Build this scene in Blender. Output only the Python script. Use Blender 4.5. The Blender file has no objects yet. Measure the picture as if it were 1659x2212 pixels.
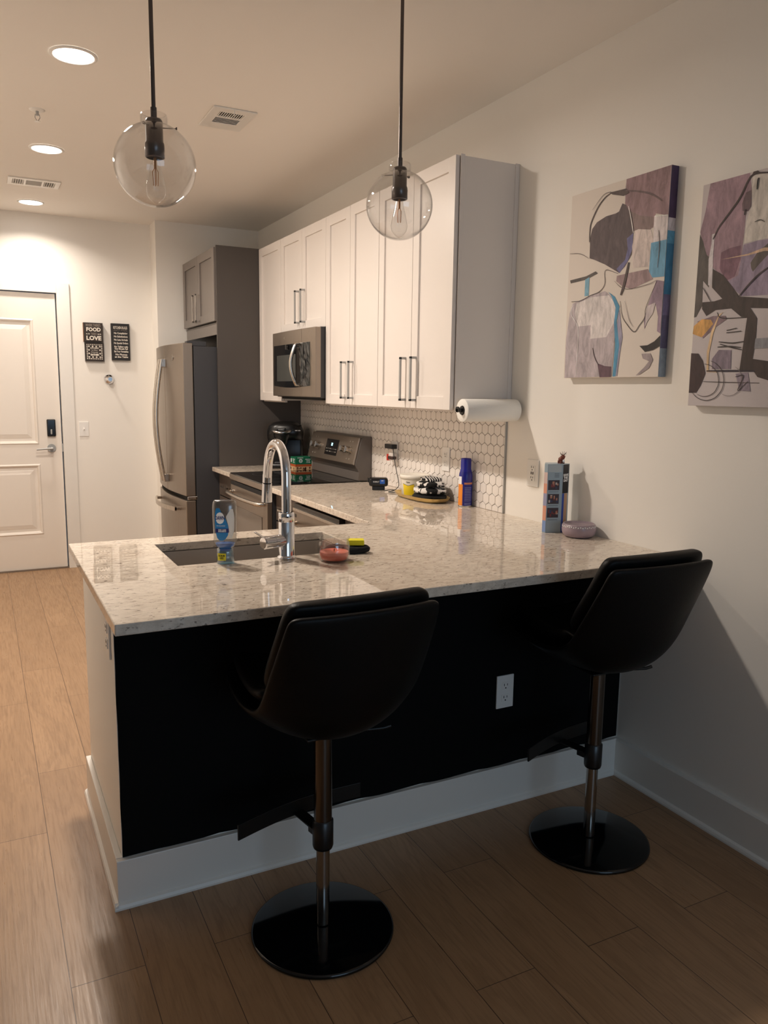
import bpy, bmesh, math, random
from mathutils import Vector, Matrix
S = bpy.context.scene
COL = S.collection
R = math.radians
# ------------------------------------------------------------------ camera
cam_d = bpy.data.cameras.new('camera'); cam = bpy.data.objects.new('camera', cam_d); COL.objects.link(cam); S.camera = cam
cam_d.sensor_fit = 'VERTICAL'; cam_d.sensor_height = 24.0; cam_d.lens = 1694.16 * 24.0 / 2212.0
cam_d.clip_start = .05; cam_d.clip_end = 60
_y, _p, _r = R(27.1576), R(-8.8084), R(.778)
_f = Vector((math.sin(_y)*math.cos(_p), math.cos(_y)*math.cos(_p), math.sin(_p)))
_rt = Vector((math.cos(_y), -math.sin(_y), 0)); _up = _rt.cross(_f)
_rt2 = _rt*math.cos(_r) + _up*math.sin(_r); _up2 = -_rt*math.sin(_r) + _up*math.cos(_r)
M = Matrix((_rt2, _up2, -_f)).transposed().to_4x4(); M.translation = Vector((-2.153, -1.8948, 1.4752)); cam.matrix_world = M
# ------------------------------------------------------------------ exposure, world
S.view_settings.view_transform = 'Standard'; S.view_settings.look = 'None'
S.view_settings.exposure = 0.08; S.view_settings.gamma = 1; S.view_settings.use_curve_mapping = False
S.cycles.use_denoising = True
S.cycles.max_bounces = 10; S.cycles.diffuse_bounces = 5; S.cycles.glossy_bounces = 5; S.cycles.transparent_max_bounces = 16
S.cycles.caustics_reflective = False; S.cycles.caustics_refractive = False; S.cycles.sample_clamp_indirect = 6
W = bpy.data.worlds.new('world'); S.world = W; W.use_nodes = True
bg = W.node_tree.nodes['Background']; bg.inputs[0].default_value = (.45, .58, .8, 1); bg.inputs[1].default_value = 0.08
# daylight entering the living room through its window
def area(name, loc, rot, sx, sy, power, color, parent=None, shape='RECTANGLE', spread=180):
    d = bpy.data.lights.new(name, 'AREA'); d.shape = shape; d.spread = R(spread); d.size = sx; d.size_y = sy; d.energy = power; d.color = color
    o = bpy.data.objects.new(name, d); COL.objects.link(o); o.location = loc; o.rotation_euler = rot
    if parent: o.parent = parent
    return o
area('window_daylight', (-1.3, -4.93, 1.45), (R(90), 0, 0), 1.9, 1.5, 27, (.50, .74, 1.0))
LAMP_POWER = 36
LAMP_COLOR = (1.0, .88, .765)
# ------------------------------------------------------------------ materials
def lin(c):
    o = []
    for v in c[:3]:
        v = v/255.0
        o.append(v/12.92 if v <= .04045 else ((v+.055)/1.055)**2.4)
    return (o[0], o[1], o[2], 1)
MC = {}
def mat(name, c=(200,200,200), rough=.5, metal=0, spec=.5, coat=0, bump=0, bscale=200, emis=0, sheen=0):
    if name in MC: return MC[name]
    m = bpy.data.materials.new(name); m.use_nodes = True; MC[name] = m
    nt = m.node_tree; b = nt.nodes['Principled BSDF']
    b.inputs['Base Color'].default_value = lin(c); b.inputs['Roughness'].default_value = rough
    b.inputs['Metallic'].default_value = metal; b.inputs['Specular IOR Level'].default_value = spec
    b.inputs['Coat Weight'].default_value = coat
    if sheen: b.inputs['Sheen Weight'].default_value = sheen
    if emis: b.inputs['Emission Color'].default_value = lin(c); b.inputs['Emission Strength'].default_value = emis
    if bump:
        tc = nt.nodes.new('ShaderNodeTexCoord'); n = nt.nodes.new('ShaderNodeTexNoise'); n.inputs['Scale'].default_value = bscale
        n.inputs['Detail'].default_value = 3
        bp = nt.nodes.new('ShaderNodeBump'); bp.inputs['Strength'].default_value = bump; bp.inputs['Distance'].default_value = .002
        nt.links.new(tc.outputs['Object'], n.inputs['Vector']); nt.links.new(n.outputs['Fac'], bp.inputs['Height']); nt.links.new(bp.outputs[0], b.inputs['Normal'])
    return m
def glass(name, tint=(255,255,255), ior=1.5, rough=.0, extra=0.0):
    if name in MC: return MC[name]
    m = bpy.data.materials.new(name); m.use_nodes = True; MC[name] = m
    nt = m.node_tree; nt.nodes.clear()
    out = nt.nodes.new('ShaderNodeOutputMaterial'); mx = nt.nodes.new('ShaderNodeMixShader')
    tr = nt.nodes.new('ShaderNodeBsdfTransparent'); tr.inputs[0].default_value = lin(tint)
    gl = nt.nodes.new('ShaderNodeBsdfGlossy'); gl.inputs['Roughness'].default_value = rough
    fr = nt.nodes.new('ShaderNodeLayerWeight'); fr.inputs['Blend'].default_value = .5
    pw = nt.nodes.new('ShaderNodeMath'); pw.operation = 'POWER'; pw.inputs[1].default_value = 3.5
    f0 = ((ior-1)/(ior+1))**2
    ad = nt.nodes.new('ShaderNodeMath'); ad.operation = 'MULTIPLY_ADD'; ad.inputs[1].default_value = .8*(1-f0); ad.inputs[2].default_value = f0+extra; ad.use_clamp = True
    nt.links.new(fr.outputs['Facing'], pw.inputs[0]); nt.links.new(pw.outputs[0], ad.inputs[0]); nt.links.new(ad.outputs[0], mx.inputs[0])
    nt.links.new(tr.outputs[0], mx.inputs[1]); nt.links.new(gl.outputs[0], mx.inputs[2]); nt.links.new(mx.outputs[0], out.inputs[0])
    return m
def N(nt, t, **kw):
    n = nt.nodes.new(t)
    for k, v in kw.items():
        if k[0] == '_': setattr(n, k[1:], v)
        else: n.inputs[k.replace('__', ' ')].default_value = v
    return n
def ramp(nt, stops, interp='LINEAR'):
    n = nt.nodes.new('ShaderNodeValToRGB'); e = n.color_ramp; e.interpolation = interp
    while len(e.elements) < len(stops): e.elements.new(.5)
    for el, (p, c) in zip(e.elements, stops): el.position = p; el.color = c
    return n
def mixc(nt, a, b, fac, blend='MIX'):
    n = nt.nodes.new('ShaderNodeMix'); n.data_type = 'RGBA'; n.blend_type = blend
    for s, v in ((0, fac), (6, a), (7, b)):
        if hasattr(v, 'node'): nt.links.new(v, n.inputs[s])
        elif s == 0: n.inputs[0].default_value = v
        else: n.inputs[s].default_value = v
    return n.outputs[2]
def floor_mat():
    m = bpy.data.materials.new('oak_planks'); m.use_nodes = True; nt = m.node_tree; b = nt.nodes['Principled BSDF']; L = nt.links.new
    tc = N(nt, 'ShaderNodeTexCoord'); sp = N(nt, 'ShaderNodeSeparateXYZ'); L(tc.outputs['Object'], sp.inputs[0])
    sh = N(nt, 'ShaderNodeMath', _operation='ADD'); L(sp.outputs['X'], sh.inputs[0]); sh.inputs[1].default_value = 20 + 2.015
    cb = N(nt, 'ShaderNodeCombineXYZ'); L(sp.outputs['Y'], cb.inputs['X']); L(sh.outputs[0], cb.inputs['Y'])
    br = N(nt, 'ShaderNodeTexBrick', Scale=1, Mortar__Size=.0011, Mortar__Smooth=.3, Bias=0, Brick__Width=1.22, Row__Height=.18, Color1=(0,0,0,1), Color2=(1,1,1,1), Mortar=(.5,.5,.5,1))
    br.offset = .37; L(cb.outputs[0], br.inputs['Vector'])
    # per-plank shift of the grain
    sv = N(nt, 'ShaderNodeVectorMath', _operation='SCALE'); L(br.outputs['Color'], sv.inputs[0]); sv.inputs['Scale'].default_value = 9
    mp = N(nt, 'ShaderNodeVectorMath', _operation='MULTIPLY'); L(cb.outputs[0], mp.inputs[0]); mp.inputs[1].default_value = (1.0, 7.0, 1)
    av = N(nt, 'ShaderNodeVectorMath', _operation='ADD'); L(mp.outputs[0], av.inputs[0]); L(sv.outputs[0], av.inputs[1])
    n1 = N(nt, 'ShaderNodeTexNoise', Scale=1.3, Detail=5, Roughness=.55, Distortion=.9); L(av.outputs[0], n1.inputs['Vector'])
    ml = N(nt, 'ShaderNodeMath', _operation='MULTIPLY'); L(n1.outputs['Fac'], ml.inputs[0]); ml.inputs[1].default_value = 9
    sn = N(nt, 'ShaderNodeMath', _operation='SINE'); 
    m2 = N(nt, 'ShaderNodeMath', _operation='MULTIPLY'); L(ml.outputs[0], m2.inputs[0]); m2.inputs[1].default_value = 4; L(m2.outputs[0], sn.inputs[0])
    mp2 = N(nt, 'ShaderNodeVectorMath', _operation='MULTIPLY'); L(cb.outputs[0], mp2.inputs[0]); mp2.inputs[1].default_value = (6, 120, 1)
    n2 = N(nt, 'ShaderNodeTexNoise', Scale=1, Detail=4, Roughness=.6); L(mp2.outputs[0], n2.inputs['Vector'])
    base = mixc(nt, lin((150,117,85)), lin((178,143,108)), n1.outputs['Fac'])
    rr = ramp(nt, [(.0, (0,0,0,1)), (1, (1,1,1,1))]); L(sn.outputs[0], rr.inputs[0])
    f1 = N(nt, 'ShaderNodeMath', _operation='MULTIPLY'); L(rr.outputs[0], f1.inputs[0]); f1.inputs[1].default_value = .22
    base = mixc(nt, base, lin((118,88,60)), f1.outputs[0])
    r2 = ramp(nt, [(.48, (0,0,0,1)), (.72, (1,1,1,1))]); L(n2.outputs['Fac'], r2.inputs[0])
    f2 = N(nt, 'ShaderNodeMath', _operation='MULTIPLY'); L(r2.outputs[0], f2.inputs[0]); f2.inputs[1].default_value = .45
    base = mixc(nt, base, lin((112,84,60)), f2.outputs[0])
    pf = N(nt, 'ShaderNodeMath', _operation='MULTIPLY'); L(br.outputs['Color'], pf.inputs[0]); pf.inputs[1].default_value = .35
    base = mixc(nt, base, lin((140,108,78)), pf.outputs[0])
    base = mixc(nt, base, lin((70,48,34)), br.outputs['Fac'])
    L(base, b.inputs['Base Color'])
    rg = ramp(nt, [(.3, (.26,.26,.26,1)), (.8, (.5,.5,.5,1))]); L(n2.outputs['Fac'], rg.inputs[0]); L(rg.outputs[0], b.inputs['Roughness'])
    b.inputs['Specular IOR Level'].default_value = .5
    hs = N(nt, 'ShaderNodeMath', _operation='SUBTRACT'); L(n2.outputs['Fac'], hs.inputs[0]); L(br.outputs['Fac'], hs.inputs[1])
    bp = N(nt, 'ShaderNodeBump', Strength=.35, Distance=.0012); L(hs.outputs[0], bp.inputs['Height']); L(bp.outputs[0], b.inputs['Normal'])
    return m
def granite_mat():
    m = bpy.data.materials.new('cream_granite'); m.use_nodes = True; nt = m.node_tree; b = nt.nodes['Principled BSDF']; L = nt.links.new
    tc = N(nt, 'ShaderNodeTexCoord')
    def nz(sc, vec, det=4, rough=.6, dist=0.0):
        v = N(nt, 'ShaderNodeVectorMath', _operation='MULTIPLY'); L(tc.outputs['Object'], v.inputs[0]); v.inputs[1].default_value = vec
        n = N(nt, 'ShaderNodeTexNoise', Scale=sc, Detail=det, Roughness=rough, Distortion=dist); L(v.outputs[0], n.inputs['Vector']); return n.outputs['Fac']
    big = nz(1, (2.2, 3.5, 3)); mid = nz(1, (26, 60, 45), 5, .7, .3); fl = nz(1, (48, 120, 90), 3, .55, .25); spot = nz(1, (52, 80, 80), 2, .5); fine = nz(1, (210, 330, 300), 3, .6)
    r1 = ramp(nt, [(.36, (0,0,0,1)), (.60, (1,1,1,1))]); L(mid, r1.inputs[0])
    c = mixc(nt, lin((188,174,158)), lin((222,210,195)), r1.outputs[0])
    r2 = ramp(nt, [(.45, (0,0,0,1)), (.75, (1,1,1,1))]); L(big, r2.inputs[0])
    f = N(nt, 'ShaderNodeMath', _operation='MULTIPLY'); L(r2.outputs[0], f.inputs[0]); f.inputs[1].default_value = .5
    c = mixc(nt, c, lin((190,168,146)), f.outputs[0])
    r6 = ramp(nt, [(.35, (0,0,0,1)), (.65, (1,1,1,1))]); L(fine, r6.inputs[0])
    f6 = N(nt, 'ShaderNodeMath', _operation='MULTIPLY'); L(r6.outputs[0], f6.inputs[0]); f6.inputs[1].default_value = .3
    c = mixc(nt, c, lin((232,222,208)), f6.outputs[0])
    r3 = ramp(nt, [(.33, (1,1,1,1)), (.395, (0,0,0,1))]); L(fl, r3.inputs[0])
    f3 = N(nt, 'ShaderNodeMath', _operation='MULTIPLY'); L(r3.outputs[0], f3.inputs[0]); f3.inputs[1].default_value = .85
    c = mixc(nt, c, lin((112,98,86)), f3.outputs[0])
    r4 = ramp(nt, [(.245, (1,1,1,1)), (.285, (0,0,0,1))]); L(spot, r4.inputs[0])
    c = mixc(nt, c, lin((54,42,38)), r4.outputs[0])
    L(c, b.inputs['Base Color']); b.inputs['Roughness'].default_value = .012; b.inputs['Specular IOR Level'].default_value = .75
    return m
def wall_mat(name, c, bump=.06, rough=.55):
    return mat(name, c, rough, spec=.3, bump=bump, bscale=260)
def brushed(name, c, rough=.34, metal=.85):
    m = mat(name, c, rough, metal)
    nt = m.node_tree; b = nt.nodes['Principled BSDF']; L = nt.links.new
    tc = N(nt, 'ShaderNodeTexCoord'); v = N(nt, 'ShaderNodeVectorMath', _operation='MULTIPLY'); L(tc.outputs['Object'], v.inputs[0]); v.inputs[1].default_value = (400, 400, 6)
    n = N(nt, 'ShaderNodeTexNoise', Scale=1, Detail=2); L(v.outputs[0], n.inputs['Vector'])
    rg = ramp(nt, [(.2, (rough*.8,)*3+(1,)), (.8, (rough*1.25,)*3+(1,))]); L(n.outputs['Fac'], rg.inputs[0]); L(rg.outputs[0], b.inputs['Roughness'])
    return m
M_WALL = wall_mat('wall_paint', (240,236,229)); M_CEIL = wall_mat('ceiling_paint', (240,235,228), .12, .8)
M_TRIM = mat('white_trim', (232,229,223), .35); M_CAB = mat('white_cabinet', (226,219,213), .32, bump=.02, bscale=60)
M_PANEL = mat('dark_gray_panel', (74,68,64), .42, bump=.02, bscale=60)
M_GRAY = mat('gray_cabinet', (122,114,108), .38, bump=.02, bscale=60)
M_BLACKCOVER = mat('black_covering', (7,7,7), .7, spec=.12, bump=.25, bscale=14)
M_SLATE = brushed('slate_steel', (150,138,126)); M_STEEL = brushed('brushed_steel', (200,192,182), .26, 1)
M_NICKEL = mat('satin_nickel', (168,168,166), .4, .3); M_CHROME = mat('chrome', (225,225,228), .05, 1)
M_BLACKGLASS = mat('black_glass', (8,8,9), .04, spec=.6); M_BLACKPL = mat('black_plastic', (17,17,18), .32); M_DARK = mat('dark_gap', (10,10,10), .8)
M_DARKGRAY = mat('dark_gray_enamel', (52,52,55), .42); M_WHITEPL = mat('white_plastic', (236,234,230), .3)
M_LEATHER = mat('black_leather', (8,8,8), .45, spec=.16, bump=.22, bscale=320)
M_FLOOR = floor_mat(); M_GRANITE = granite_mat()
M_GLASS = glass('clear_glass', (250,250,250), 1.45); M_WHITE = mat('plain_white', (240,240,240), .5)
def paint(c):
    nm = 'paint_%d_%d_%d' % c
    if nm in MC: return MC[nm]
    m = mat(nm, c, .65); nt = m.node_tree; b = nt.nodes['Principled BSDF']; L = nt.links.new
    tc = N(nt, 'ShaderNodeTexCoord'); v = N(nt, 'ShaderNodeVectorMath', _operation='MULTIPLY'); L(tc.outputs['Object'], v.inputs[0]); v.inputs[1].default_value = (30, 34, 12)
    n = N(nt, 'ShaderNodeTexNoise', Scale=1, Detail=6, Roughness=.7, Distortion=.6); L(v.outputs[0], n.inputs['Vector'])
    r = ramp(nt, [(.36, lin(tuple(max(0, v_*.84) for v_ in c))), (.66, lin(tuple(min(255, v_*1.07+4) for v_ in c)))]); L(n.outputs['Fac'], r.inputs[0]); L(r.outputs[0], b.inputs['Base Color'])
    return m
# ------------------------------------------------------------------ mesh builder
ORG = {}
def org_of(p): return ORG.get(p.name, Vector((0,0,0))) if p else Vector((0,0,0))
class MB:
    def __init__(s): s.v = []; s.f = []; s.m = []; s.s = []
    def add(s, vs, fs, m=0, sm=False):
        o = len(s.v); s.v += [Vector(v) for v in vs]
        for f in fs: s.f.append([i+o for i in f]); s.m.append(m); s.s.append(sm)
        return s
    def box(s, x0, x1, y0, y1, z0, z1, m=0, bev=0, seg=2):
        x0, x1 = min(x0,x1), max(x0,x1); y0, y1 = min(y0,y1), max(y0,y1); z0, z1 = min(z0,z1), max(z0,z1)
        vs = [(x,y,z) for z in (z0,z1) for y in (y0,y1) for x in (x0,x1)]
        fs = [(0,2,3,1),(4,5,7,6),(0,1,5,4),(2,6,7,3),(0,4,6,2),(1,3,7,5)]
        if not bev: return s.add(vs, fs, m)
        b = bmesh.new(); bv = [b.verts.new(v) for v in vs]
        for f in fs: b.faces.new([bv[i] for i in f])
        bmesh.ops.bevel(b, geom=b.edges[:], offset=bev, segments=seg, affect='EDGES', profile=.5)
        b.verts.index_update(); s.add([v.co.copy() for v in b.verts], [[v.index for v in f.verts] for f in b.faces], m, seg > 2); b.free(); return s
    def obox(s, c, ax, ay, az, hx, hy, hz, m=0, bev=0):
        t = MB().box(-hx, hx, -hy, hy, -hz, hz, 0, bev); c = Vector(c); ax, ay, az = Vector(ax), Vector(ay), Vector(az)
        return s.add([c + ax*v.x + ay*v.y + az*v.z for v in t.v], t.f, m)
    def cyl(s, p0, p1, r0, r1=None, n=24, m=0, caps=True):
        p0, p1 = Vector(p0), Vector(p1); r1 = r0 if r1 is None else r1
        d = (p1-p0).normalized(); u = d.orthogonal().normalized(); w = d.cross(u)
        ring = lambda p, r: [p + (u*math.cos(2*math.pi*i/n) + w*math.sin(2*math.pi*i/n))*r for i in range(n)]
        s.add(ring(p0,r0)+ring(p1,r1), [(i,(i+1)%n,(i+1)%n+n,i+n) for i in range(n)], m, True)
        if caps:
            s.add(ring(p0,r0), [list(range(n))[::-1]], m); s.add(ring(p1,r1), [list(range(n))], m)
        return s
    def lathe(s, c, prof, n=40, axis='Z', m=0, sx=1, sy=1, smooth=True):
        c = Vector(c); vs = []
        for r, h in prof:
            for i in range(n):
                a = 2*math.pi*i/n; x, y = r*math.cos(a)*sx, r*math.sin(a)*sy
                vs.append(c + (Vector((x,y,h)) if axis == 'Z' else Vector((h,x,y)) if axis == 'X' else Vector((x,h,-y))))
        fs = []
        for k in range(len(prof)-1):
            for i in range(n): fs.append((k*n+i, k*n+(i+1)%n, (k+1)*n+(i+1)%n, (k+1)*n+i))
        return s.add(vs, fs, m, smooth)
    def tube(s, path, r, n=12, m=0, caps=True):
        P = [Vector(p) for p in path]; k = len(P); rs = r if isinstance(r, (list, tuple)) else [r]*k
        T = [(P[min(i+1,k-1)]-P[max(i-1,0)]).normalized() for i in range(k)]
        u = T[0].orthogonal().normalized(); vs = []
        for i in range(k):
            u = (u - T[i]*u.dot(T[i])).normalized(); w = T[i].cross(u)
            vs += [P[i] + (u*math.cos(2*math.pi*j/n) + w*math.sin(2*math.pi*j/n))*rs[i] for j in range(n)]
        fs = [(i*n+j, i*n+(j+1)%n, (i+1)*n+(j+1)%n, (i+1)*n+j) for i in range(k-1) for j in range(n)]
        s.add(vs, fs, m, True)
        if caps: s.add(vs[:n], [list(range(n))[::-1]], m); s.add(vs[-n:], [list(range(n))], m)
        return s
    def prism(s, pts, off, m=0):
        n = len(pts); off = Vector(off); a = [Vector(p) for p in pts]; b = [p+off for p in a]
        s.add(a+b, [list(range(n))[::-1], list(range(n,2*n))] + [(i,(i+1)%n,(i+1)%n+n,i+n) for i in range(n)], m); return s
    def sphere(s, c, r, nu=24, nv=14, m=0, sc=(1,1,1)):
        pr = [(max(r*math.sin(math.pi*k/nv), 1e-5), -r*math.cos(math.pi*k/nv)) for k in range(nv+1)]
        t = MB().lathe((0,0,0), pr, nu); c = Vector(c)
        return s.add([c+Vector((v.x*sc[0], v.y*sc[1], v.z*sc[2])) for v in t.v], t.f, m, True)
    def poly(s, pts, m=0): return s.add(pts, [list(range(len(pts)))], m)
    def build(s, name, mats, parent=None, loc=None, fix=True):
        o_ = Vector(loc) if loc is not None else org_of(parent)
        me = bpy.data.meshes.new(name); me.from_pydata([v-o_ for v in s.v], [], s.f)
        for mt in (mats if isinstance(mats, (list, tuple)) else [mats]): me.materials.append(mt)
        for p, mi, sm in zip(me.polygons, s.m, s.s): p.material_index = mi; p.use_smooth = sm
        me.validate()
        if fix:
            b = bmesh.new(); b.from_mesh(me); bmesh.ops.recalc_face_normals(b, faces=b.faces); b.to_mesh(me); b.free()
        me.update(); o = bpy.data.objects.new(name, me); COL.objects.link(o)
        if parent: o.parent = parent; ORG[o.name] = o_
        elif loc is not None: o.location = o_; ORG[o.name] = o_
        return o
def tag(o, label=None, cat=None, group=None, kind=None):
    if label: o['label'] = label
    if cat: o['category'] = cat
    if group: o['group'] = group
    if kind: o['kind'] = kind
    return o
def thing(name, loc, label, cat, group=None, rz=0):
    o = bpy.data.objects.new(name, None); o.empty_display_size = .05; COL.objects.link(o); o.location = loc; o.rotation_euler = (0,0,rz)
    ORG[o.name] = Vector(loc); return tag(o, label, cat, group)
def struct(mb, name, mats, loc=None):
    o = mb.build(name, mats, None, loc); o['kind'] = 'structure'; return o
def bevel(o, w=.003, seg=2, ang=40):
    md = o.modifiers.new('bevel', 'BEVEL'); md.width = w; md.segments = seg; md.limit_method = 'ANGLE'; md.angle_limit = R(ang); return o
def text_mesh(body, size, bold=0.0, space=1.0):
    cu = bpy.data.curves.new('t', 'FONT'); cu.body = body; cu.size = size; cu.align_x = 'CENTER'; cu.align_y = 'CENTER'; cu.offset = bold
    cu.extrude = .0002; cu.resolution_u = 2; cu.space_character = space; cu.space_line = .9
    o = bpy.data.objects.new('t', cu); COL.objects.link(o); bpy.context.view_layer.update()
    me = bpy.data.meshes.new_from_object(o.evaluated_get(bpy.context.evaluated_depsgraph_get()))
    vs = [v.co.copy() for v in me.vertices]; fs = [list(p.vertices) for p in me.polygons]
    bpy.data.objects.remove(o); bpy.data.curves.remove(cu); bpy.data.meshes.remove(me); return vs, fs
def text(mb, body, size, c, right, up, m=0, bold=0.0, sx=1.0, fn=None, width=None):
    vs, fs = text_mesh(body, size, bold)
    if not vs: return mb
    if width:
        w = max(v.x for v in vs) - min(v.x for v in vs); sx = width/w
    c, right, up = Vector(c), Vector(right).normalized(), Vector(up).normalized(); nrm = right.cross(up)
    if fn: return mb.add([fn(v.x*sx, v.y, v.z) for v in vs], fs, m)
    return mb.add([c + right*v.x*sx + up*v.y + nrm*v.z for v in vs], fs, m)
def curve(pts, n=8):
    P = [Vector(p) for p in pts]; P = [P[0]*2-P[1]] + P + [P[-1]*2-P[-2]]; o = []
    for i in range(1, len(P)-2):
        for k in range(n):
            t = k/n; a, b, c, d = P[i-1:i+3]
            o.append(.5*((2*b) + (c-a)*t + (2*a-5*b+4*c-d)*t*t + (-a+3*b-3*c+d)*t**3))
    o.append(P[-2]); return o
def grid_slab(xs, ys, fill, z0, z1):
    """continuous slab from grid cells, shared vertices, no inner walls"""
    idx = {}; vs = []; fs = []
    def V(i, j, k):
        if (i,j,k) not in idx: idx[(i,j,k)] = len(vs); vs.append((xs[i], ys[j], (z0,z1)[k]))
        return idx[(i,j,k)]
    on = lambda i, j: 0 <= i < len(xs)-1 and 0 <= j < len(ys)-1 and fill(i, j)
    for i in range(len(xs)-1):
        for j in range(len(ys)-1):
            if not on(i, j): continue
            fs.append([V(i,j,1),V(i+1,j,1),V(i+1,j+1,1),V(i,j+1,1)]); fs.append([V(i,j,0),V(i,j+1,0),V(i+1,j+1,0),V(i+1,j,0)])
            if not on(i-1,j): fs.append([V(i,j,0),V(i,j,1),V(i,j+1,1),V(i,j+1,0)])
            if not on(i+1,j): fs.append([V(i+1,j,0),V(i+1,j+1,0),V(i+1,j+1,1),V(i+1,j,1)])
            if not on(i,j-1): fs.append([V(i,j,0),V(i+1,j,0),V(i+1,j,1),V(i,j,1)])
            if not on(i,j+1): fs.append([V(i,j+1,0),V(i,j+1,1),V(i+1,j+1,1),V(i+1,j+1,0)])
    return MB().add(vs, fs)
# ------------------------------------------------------------------ the room
CT = .915; YW = 4.673; YD = 4.889; ZC = 2.774; XL = -2.85; YF = -5.0
XW = -6.5; YH = .6     # the hall opens into a wider living room at YH
struct(MB().box(XW-.1, .1, YF-.1, YD+.1, -.06, 0), 'floor', M_FLOOR)
struct(MB().box(XW-.1, .1, YF-.1, YD+.1, ZC, ZC+.08), 'ceiling', M_CEIL)
struct(MB().box(0, .1, YF, YD+.1, 0, ZC), 'wall_right', M_WALL)
struct(MB().box(-.845, 0, YW, YD+.1, 0, ZC), 'wall_back', M_WALL)
DX0, DX1, DZ = -2.494, -1.584, 2.184
struct(MB().box(DX1+.01, -.845, YD, YD+.1, 0, ZC).box(XL, DX0-.01, YD, YD+.1, 0, ZC).box(DX0-.01, DX1+.01, YD, YD+.1, DZ+.012, ZC), 'wall_entry', M_WALL)
struct(MB().box(XL-.1, XL, YH, YD+.1, 0, ZC).box(XW, XL-.1, YH, YH+.1, 0, ZC), 'wall_left', M_WALL)
struct(MB().box(XW-.1, XW, YF, YH+.1, 0, ZC), 'wall_living', M_WALL)
struct(MB().box(XW, -2.3, YF-.1, YF, 0, ZC).box(-.3, 0, YF-.1, YF, 0, ZC).box(-2.3, -.3, YF-.1, YF, 0, .65).box(-2.3, -.3, YF-.1, YF, 2.25, ZC), 'wall_front', M_WALL)
w = struct(MB().box(-2.3, -2.24, YF-.07, YF-.01, .65, 2.25).box(-.36, -.3, YF-.07, YF-.01, .65, 2.25).box(-2.24, -.36, YF-.07, YF-.01, .65, .71).box(-2.24, -.36, YF-.07, YF-.01, 2.19, 2.25).box(-1.33, -1.27, YF-.07, YF-.01, .71, 2.19), 'window_1', M_TRIM)
MB().box(-2.24, -.36, YF-.045, YF-.04, .71, 2.19).build('window_pane', M_GLASS, w)
# half wall of the peninsula
PX, PY = -1.865, .277
struct(MB().box(PX, -.0, PY, PY+.12, 0, .885).box(PX, PX+.10, PY+.12, .983, 0, .885), 'wall_peninsula', M_WALL)
# baseboards: board, small cap line, shoe moulding
def base_run(mb, p0, p1, nrm, h=.145, t=.018, ext0=0, ext1=0):
    p0, p1, nrm = Vector(p0), Vector(p1), Vector(nrm); d = (p1-p0).normalized(); p0 -= d*ext0; p1 += d*ext1
    prof = [(0,0),(t+.011,0),(t+.011,.006),(t+.008,.014),(t,.019),(t,h-.006),(t-.004,h),(0,h)]
    a = [p0 + nrm*x + Vector((0,0,z)) for x, z in prof]; mb.prism(a, p1-p0); return mb
b = MB().box(PX-.018,-.001,PY-.018,PY,0,.145,0,.002).box(PX-.018,PX,PY+.0005,.985,0,.145,0,.002)
sh = [(0,0),(.011,0),(.011,.006),(.008,.014),(0,.019)]
b.prism([(PX-.028,PY-.018-x,z) for x,z in sh], (-.0185-PX+.028,0,0)); b.prism([(PX-.018-x,PY-.028,z) for x,z in sh], (0,.985-PY+.028,0))
struct(b, 'baseboard_peninsula', M_TRIM)
struct(base_run(MB(), (0,YF,0), (0,PY-.0182,0), (-1,0,0)), 'baseboard_right', M_TRIM)
struct(base_run(MB(), (XL,YH,0), (XL,YD,0), (1,0,0)), 'baseboard_left', M_TRIM)
b = MB(); base_run(b, (-1.478,YD,0), (-.845,YD,0), (0,-1,0)); base_run(b, (XL+.03,YD,0), (-2.602,YD,0), (0,-1,0)); struct(b, 'baseboard_entry', M_TRIM)
struct(base_run(MB(), (XW,YF,0), (0,YF,0), (0,1,0)), 'baseboard_front', M_TRIM)
# entry door with casing
b = MB().box(-1.574,-1.479,YD-.018,YD,0,2.268,0,.002).box(-2.599,-2.504,YD-.018,YD,0,2.268,0,.002).box(-2.504,-1.574,YD-.018,YD,2.19,2.268,0,.002)
struct(b, 'trim_1', M_TRIM)
struct(MB().box(-2.504,-1.574,YD-.004,YD+.1,0,.012), 'trim_2', mat('threshold', (150,140,130), .4, .8))
M_DOOR = mat('door_paint', (233,226,217), .4)
def door_mesh():
    b = MB(); y = YD+.012; cols = [DX0, DX0+.155, DX1-.165, DX1]; rows = [.01, .29, .86, 1.015, 1.985, DZ]
    for i in range(3):
        for j in range(5):
            if i == 1 and j in (1, 3): continue
            b.box(cols[i], cols[i+1], y, y+.04, rows[j], rows[j+1])
    for z0, z1 in ((rows[1], rows[2]), (rows[3], rows[4])):
        x0, x1 = cols[1], cols[2]
        steps = [(0,0),(.010,-.007),(.018,-.003),(.028,.011),(.048,.011),(.056,.008),(.082,.002)]
        for (a, d0), (c, d1) in zip(steps, steps[1:]):
            o = [(x0+a,z0+a),(x1-a,z0+a),(x1-a,z1-a),(x0+a,z1-a)]; n = [(x0+c,z0+c),(x1-c,z0+c),(x1-c,z1-c),(x0+c,z1-c)]
            for k in range(4):
                k2 = (k+1)%4; b.poly([(o[k][0],y+d0,o[k][1]),(o[k2][0],y+d0,o[k2][1]),(n[k2][0],y+d1,n[k2][1]),(n[k][0],y+d1,n[k][1])])
        b.box(x0+.082, x1-.082, y+.002, y+.02, z0+.082, z1-.082)
    return b
d = door_mesh().build('door_1', M_DOOR, None, fix=False); d['kind'] = 'structure'
lk = MB().box(-1.69,-1.625,YD-.012,YD+.012,1.078,1.214,0,.008).build('door_lock', mat('gloss_black', (12,13,15), .12), d)
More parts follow.
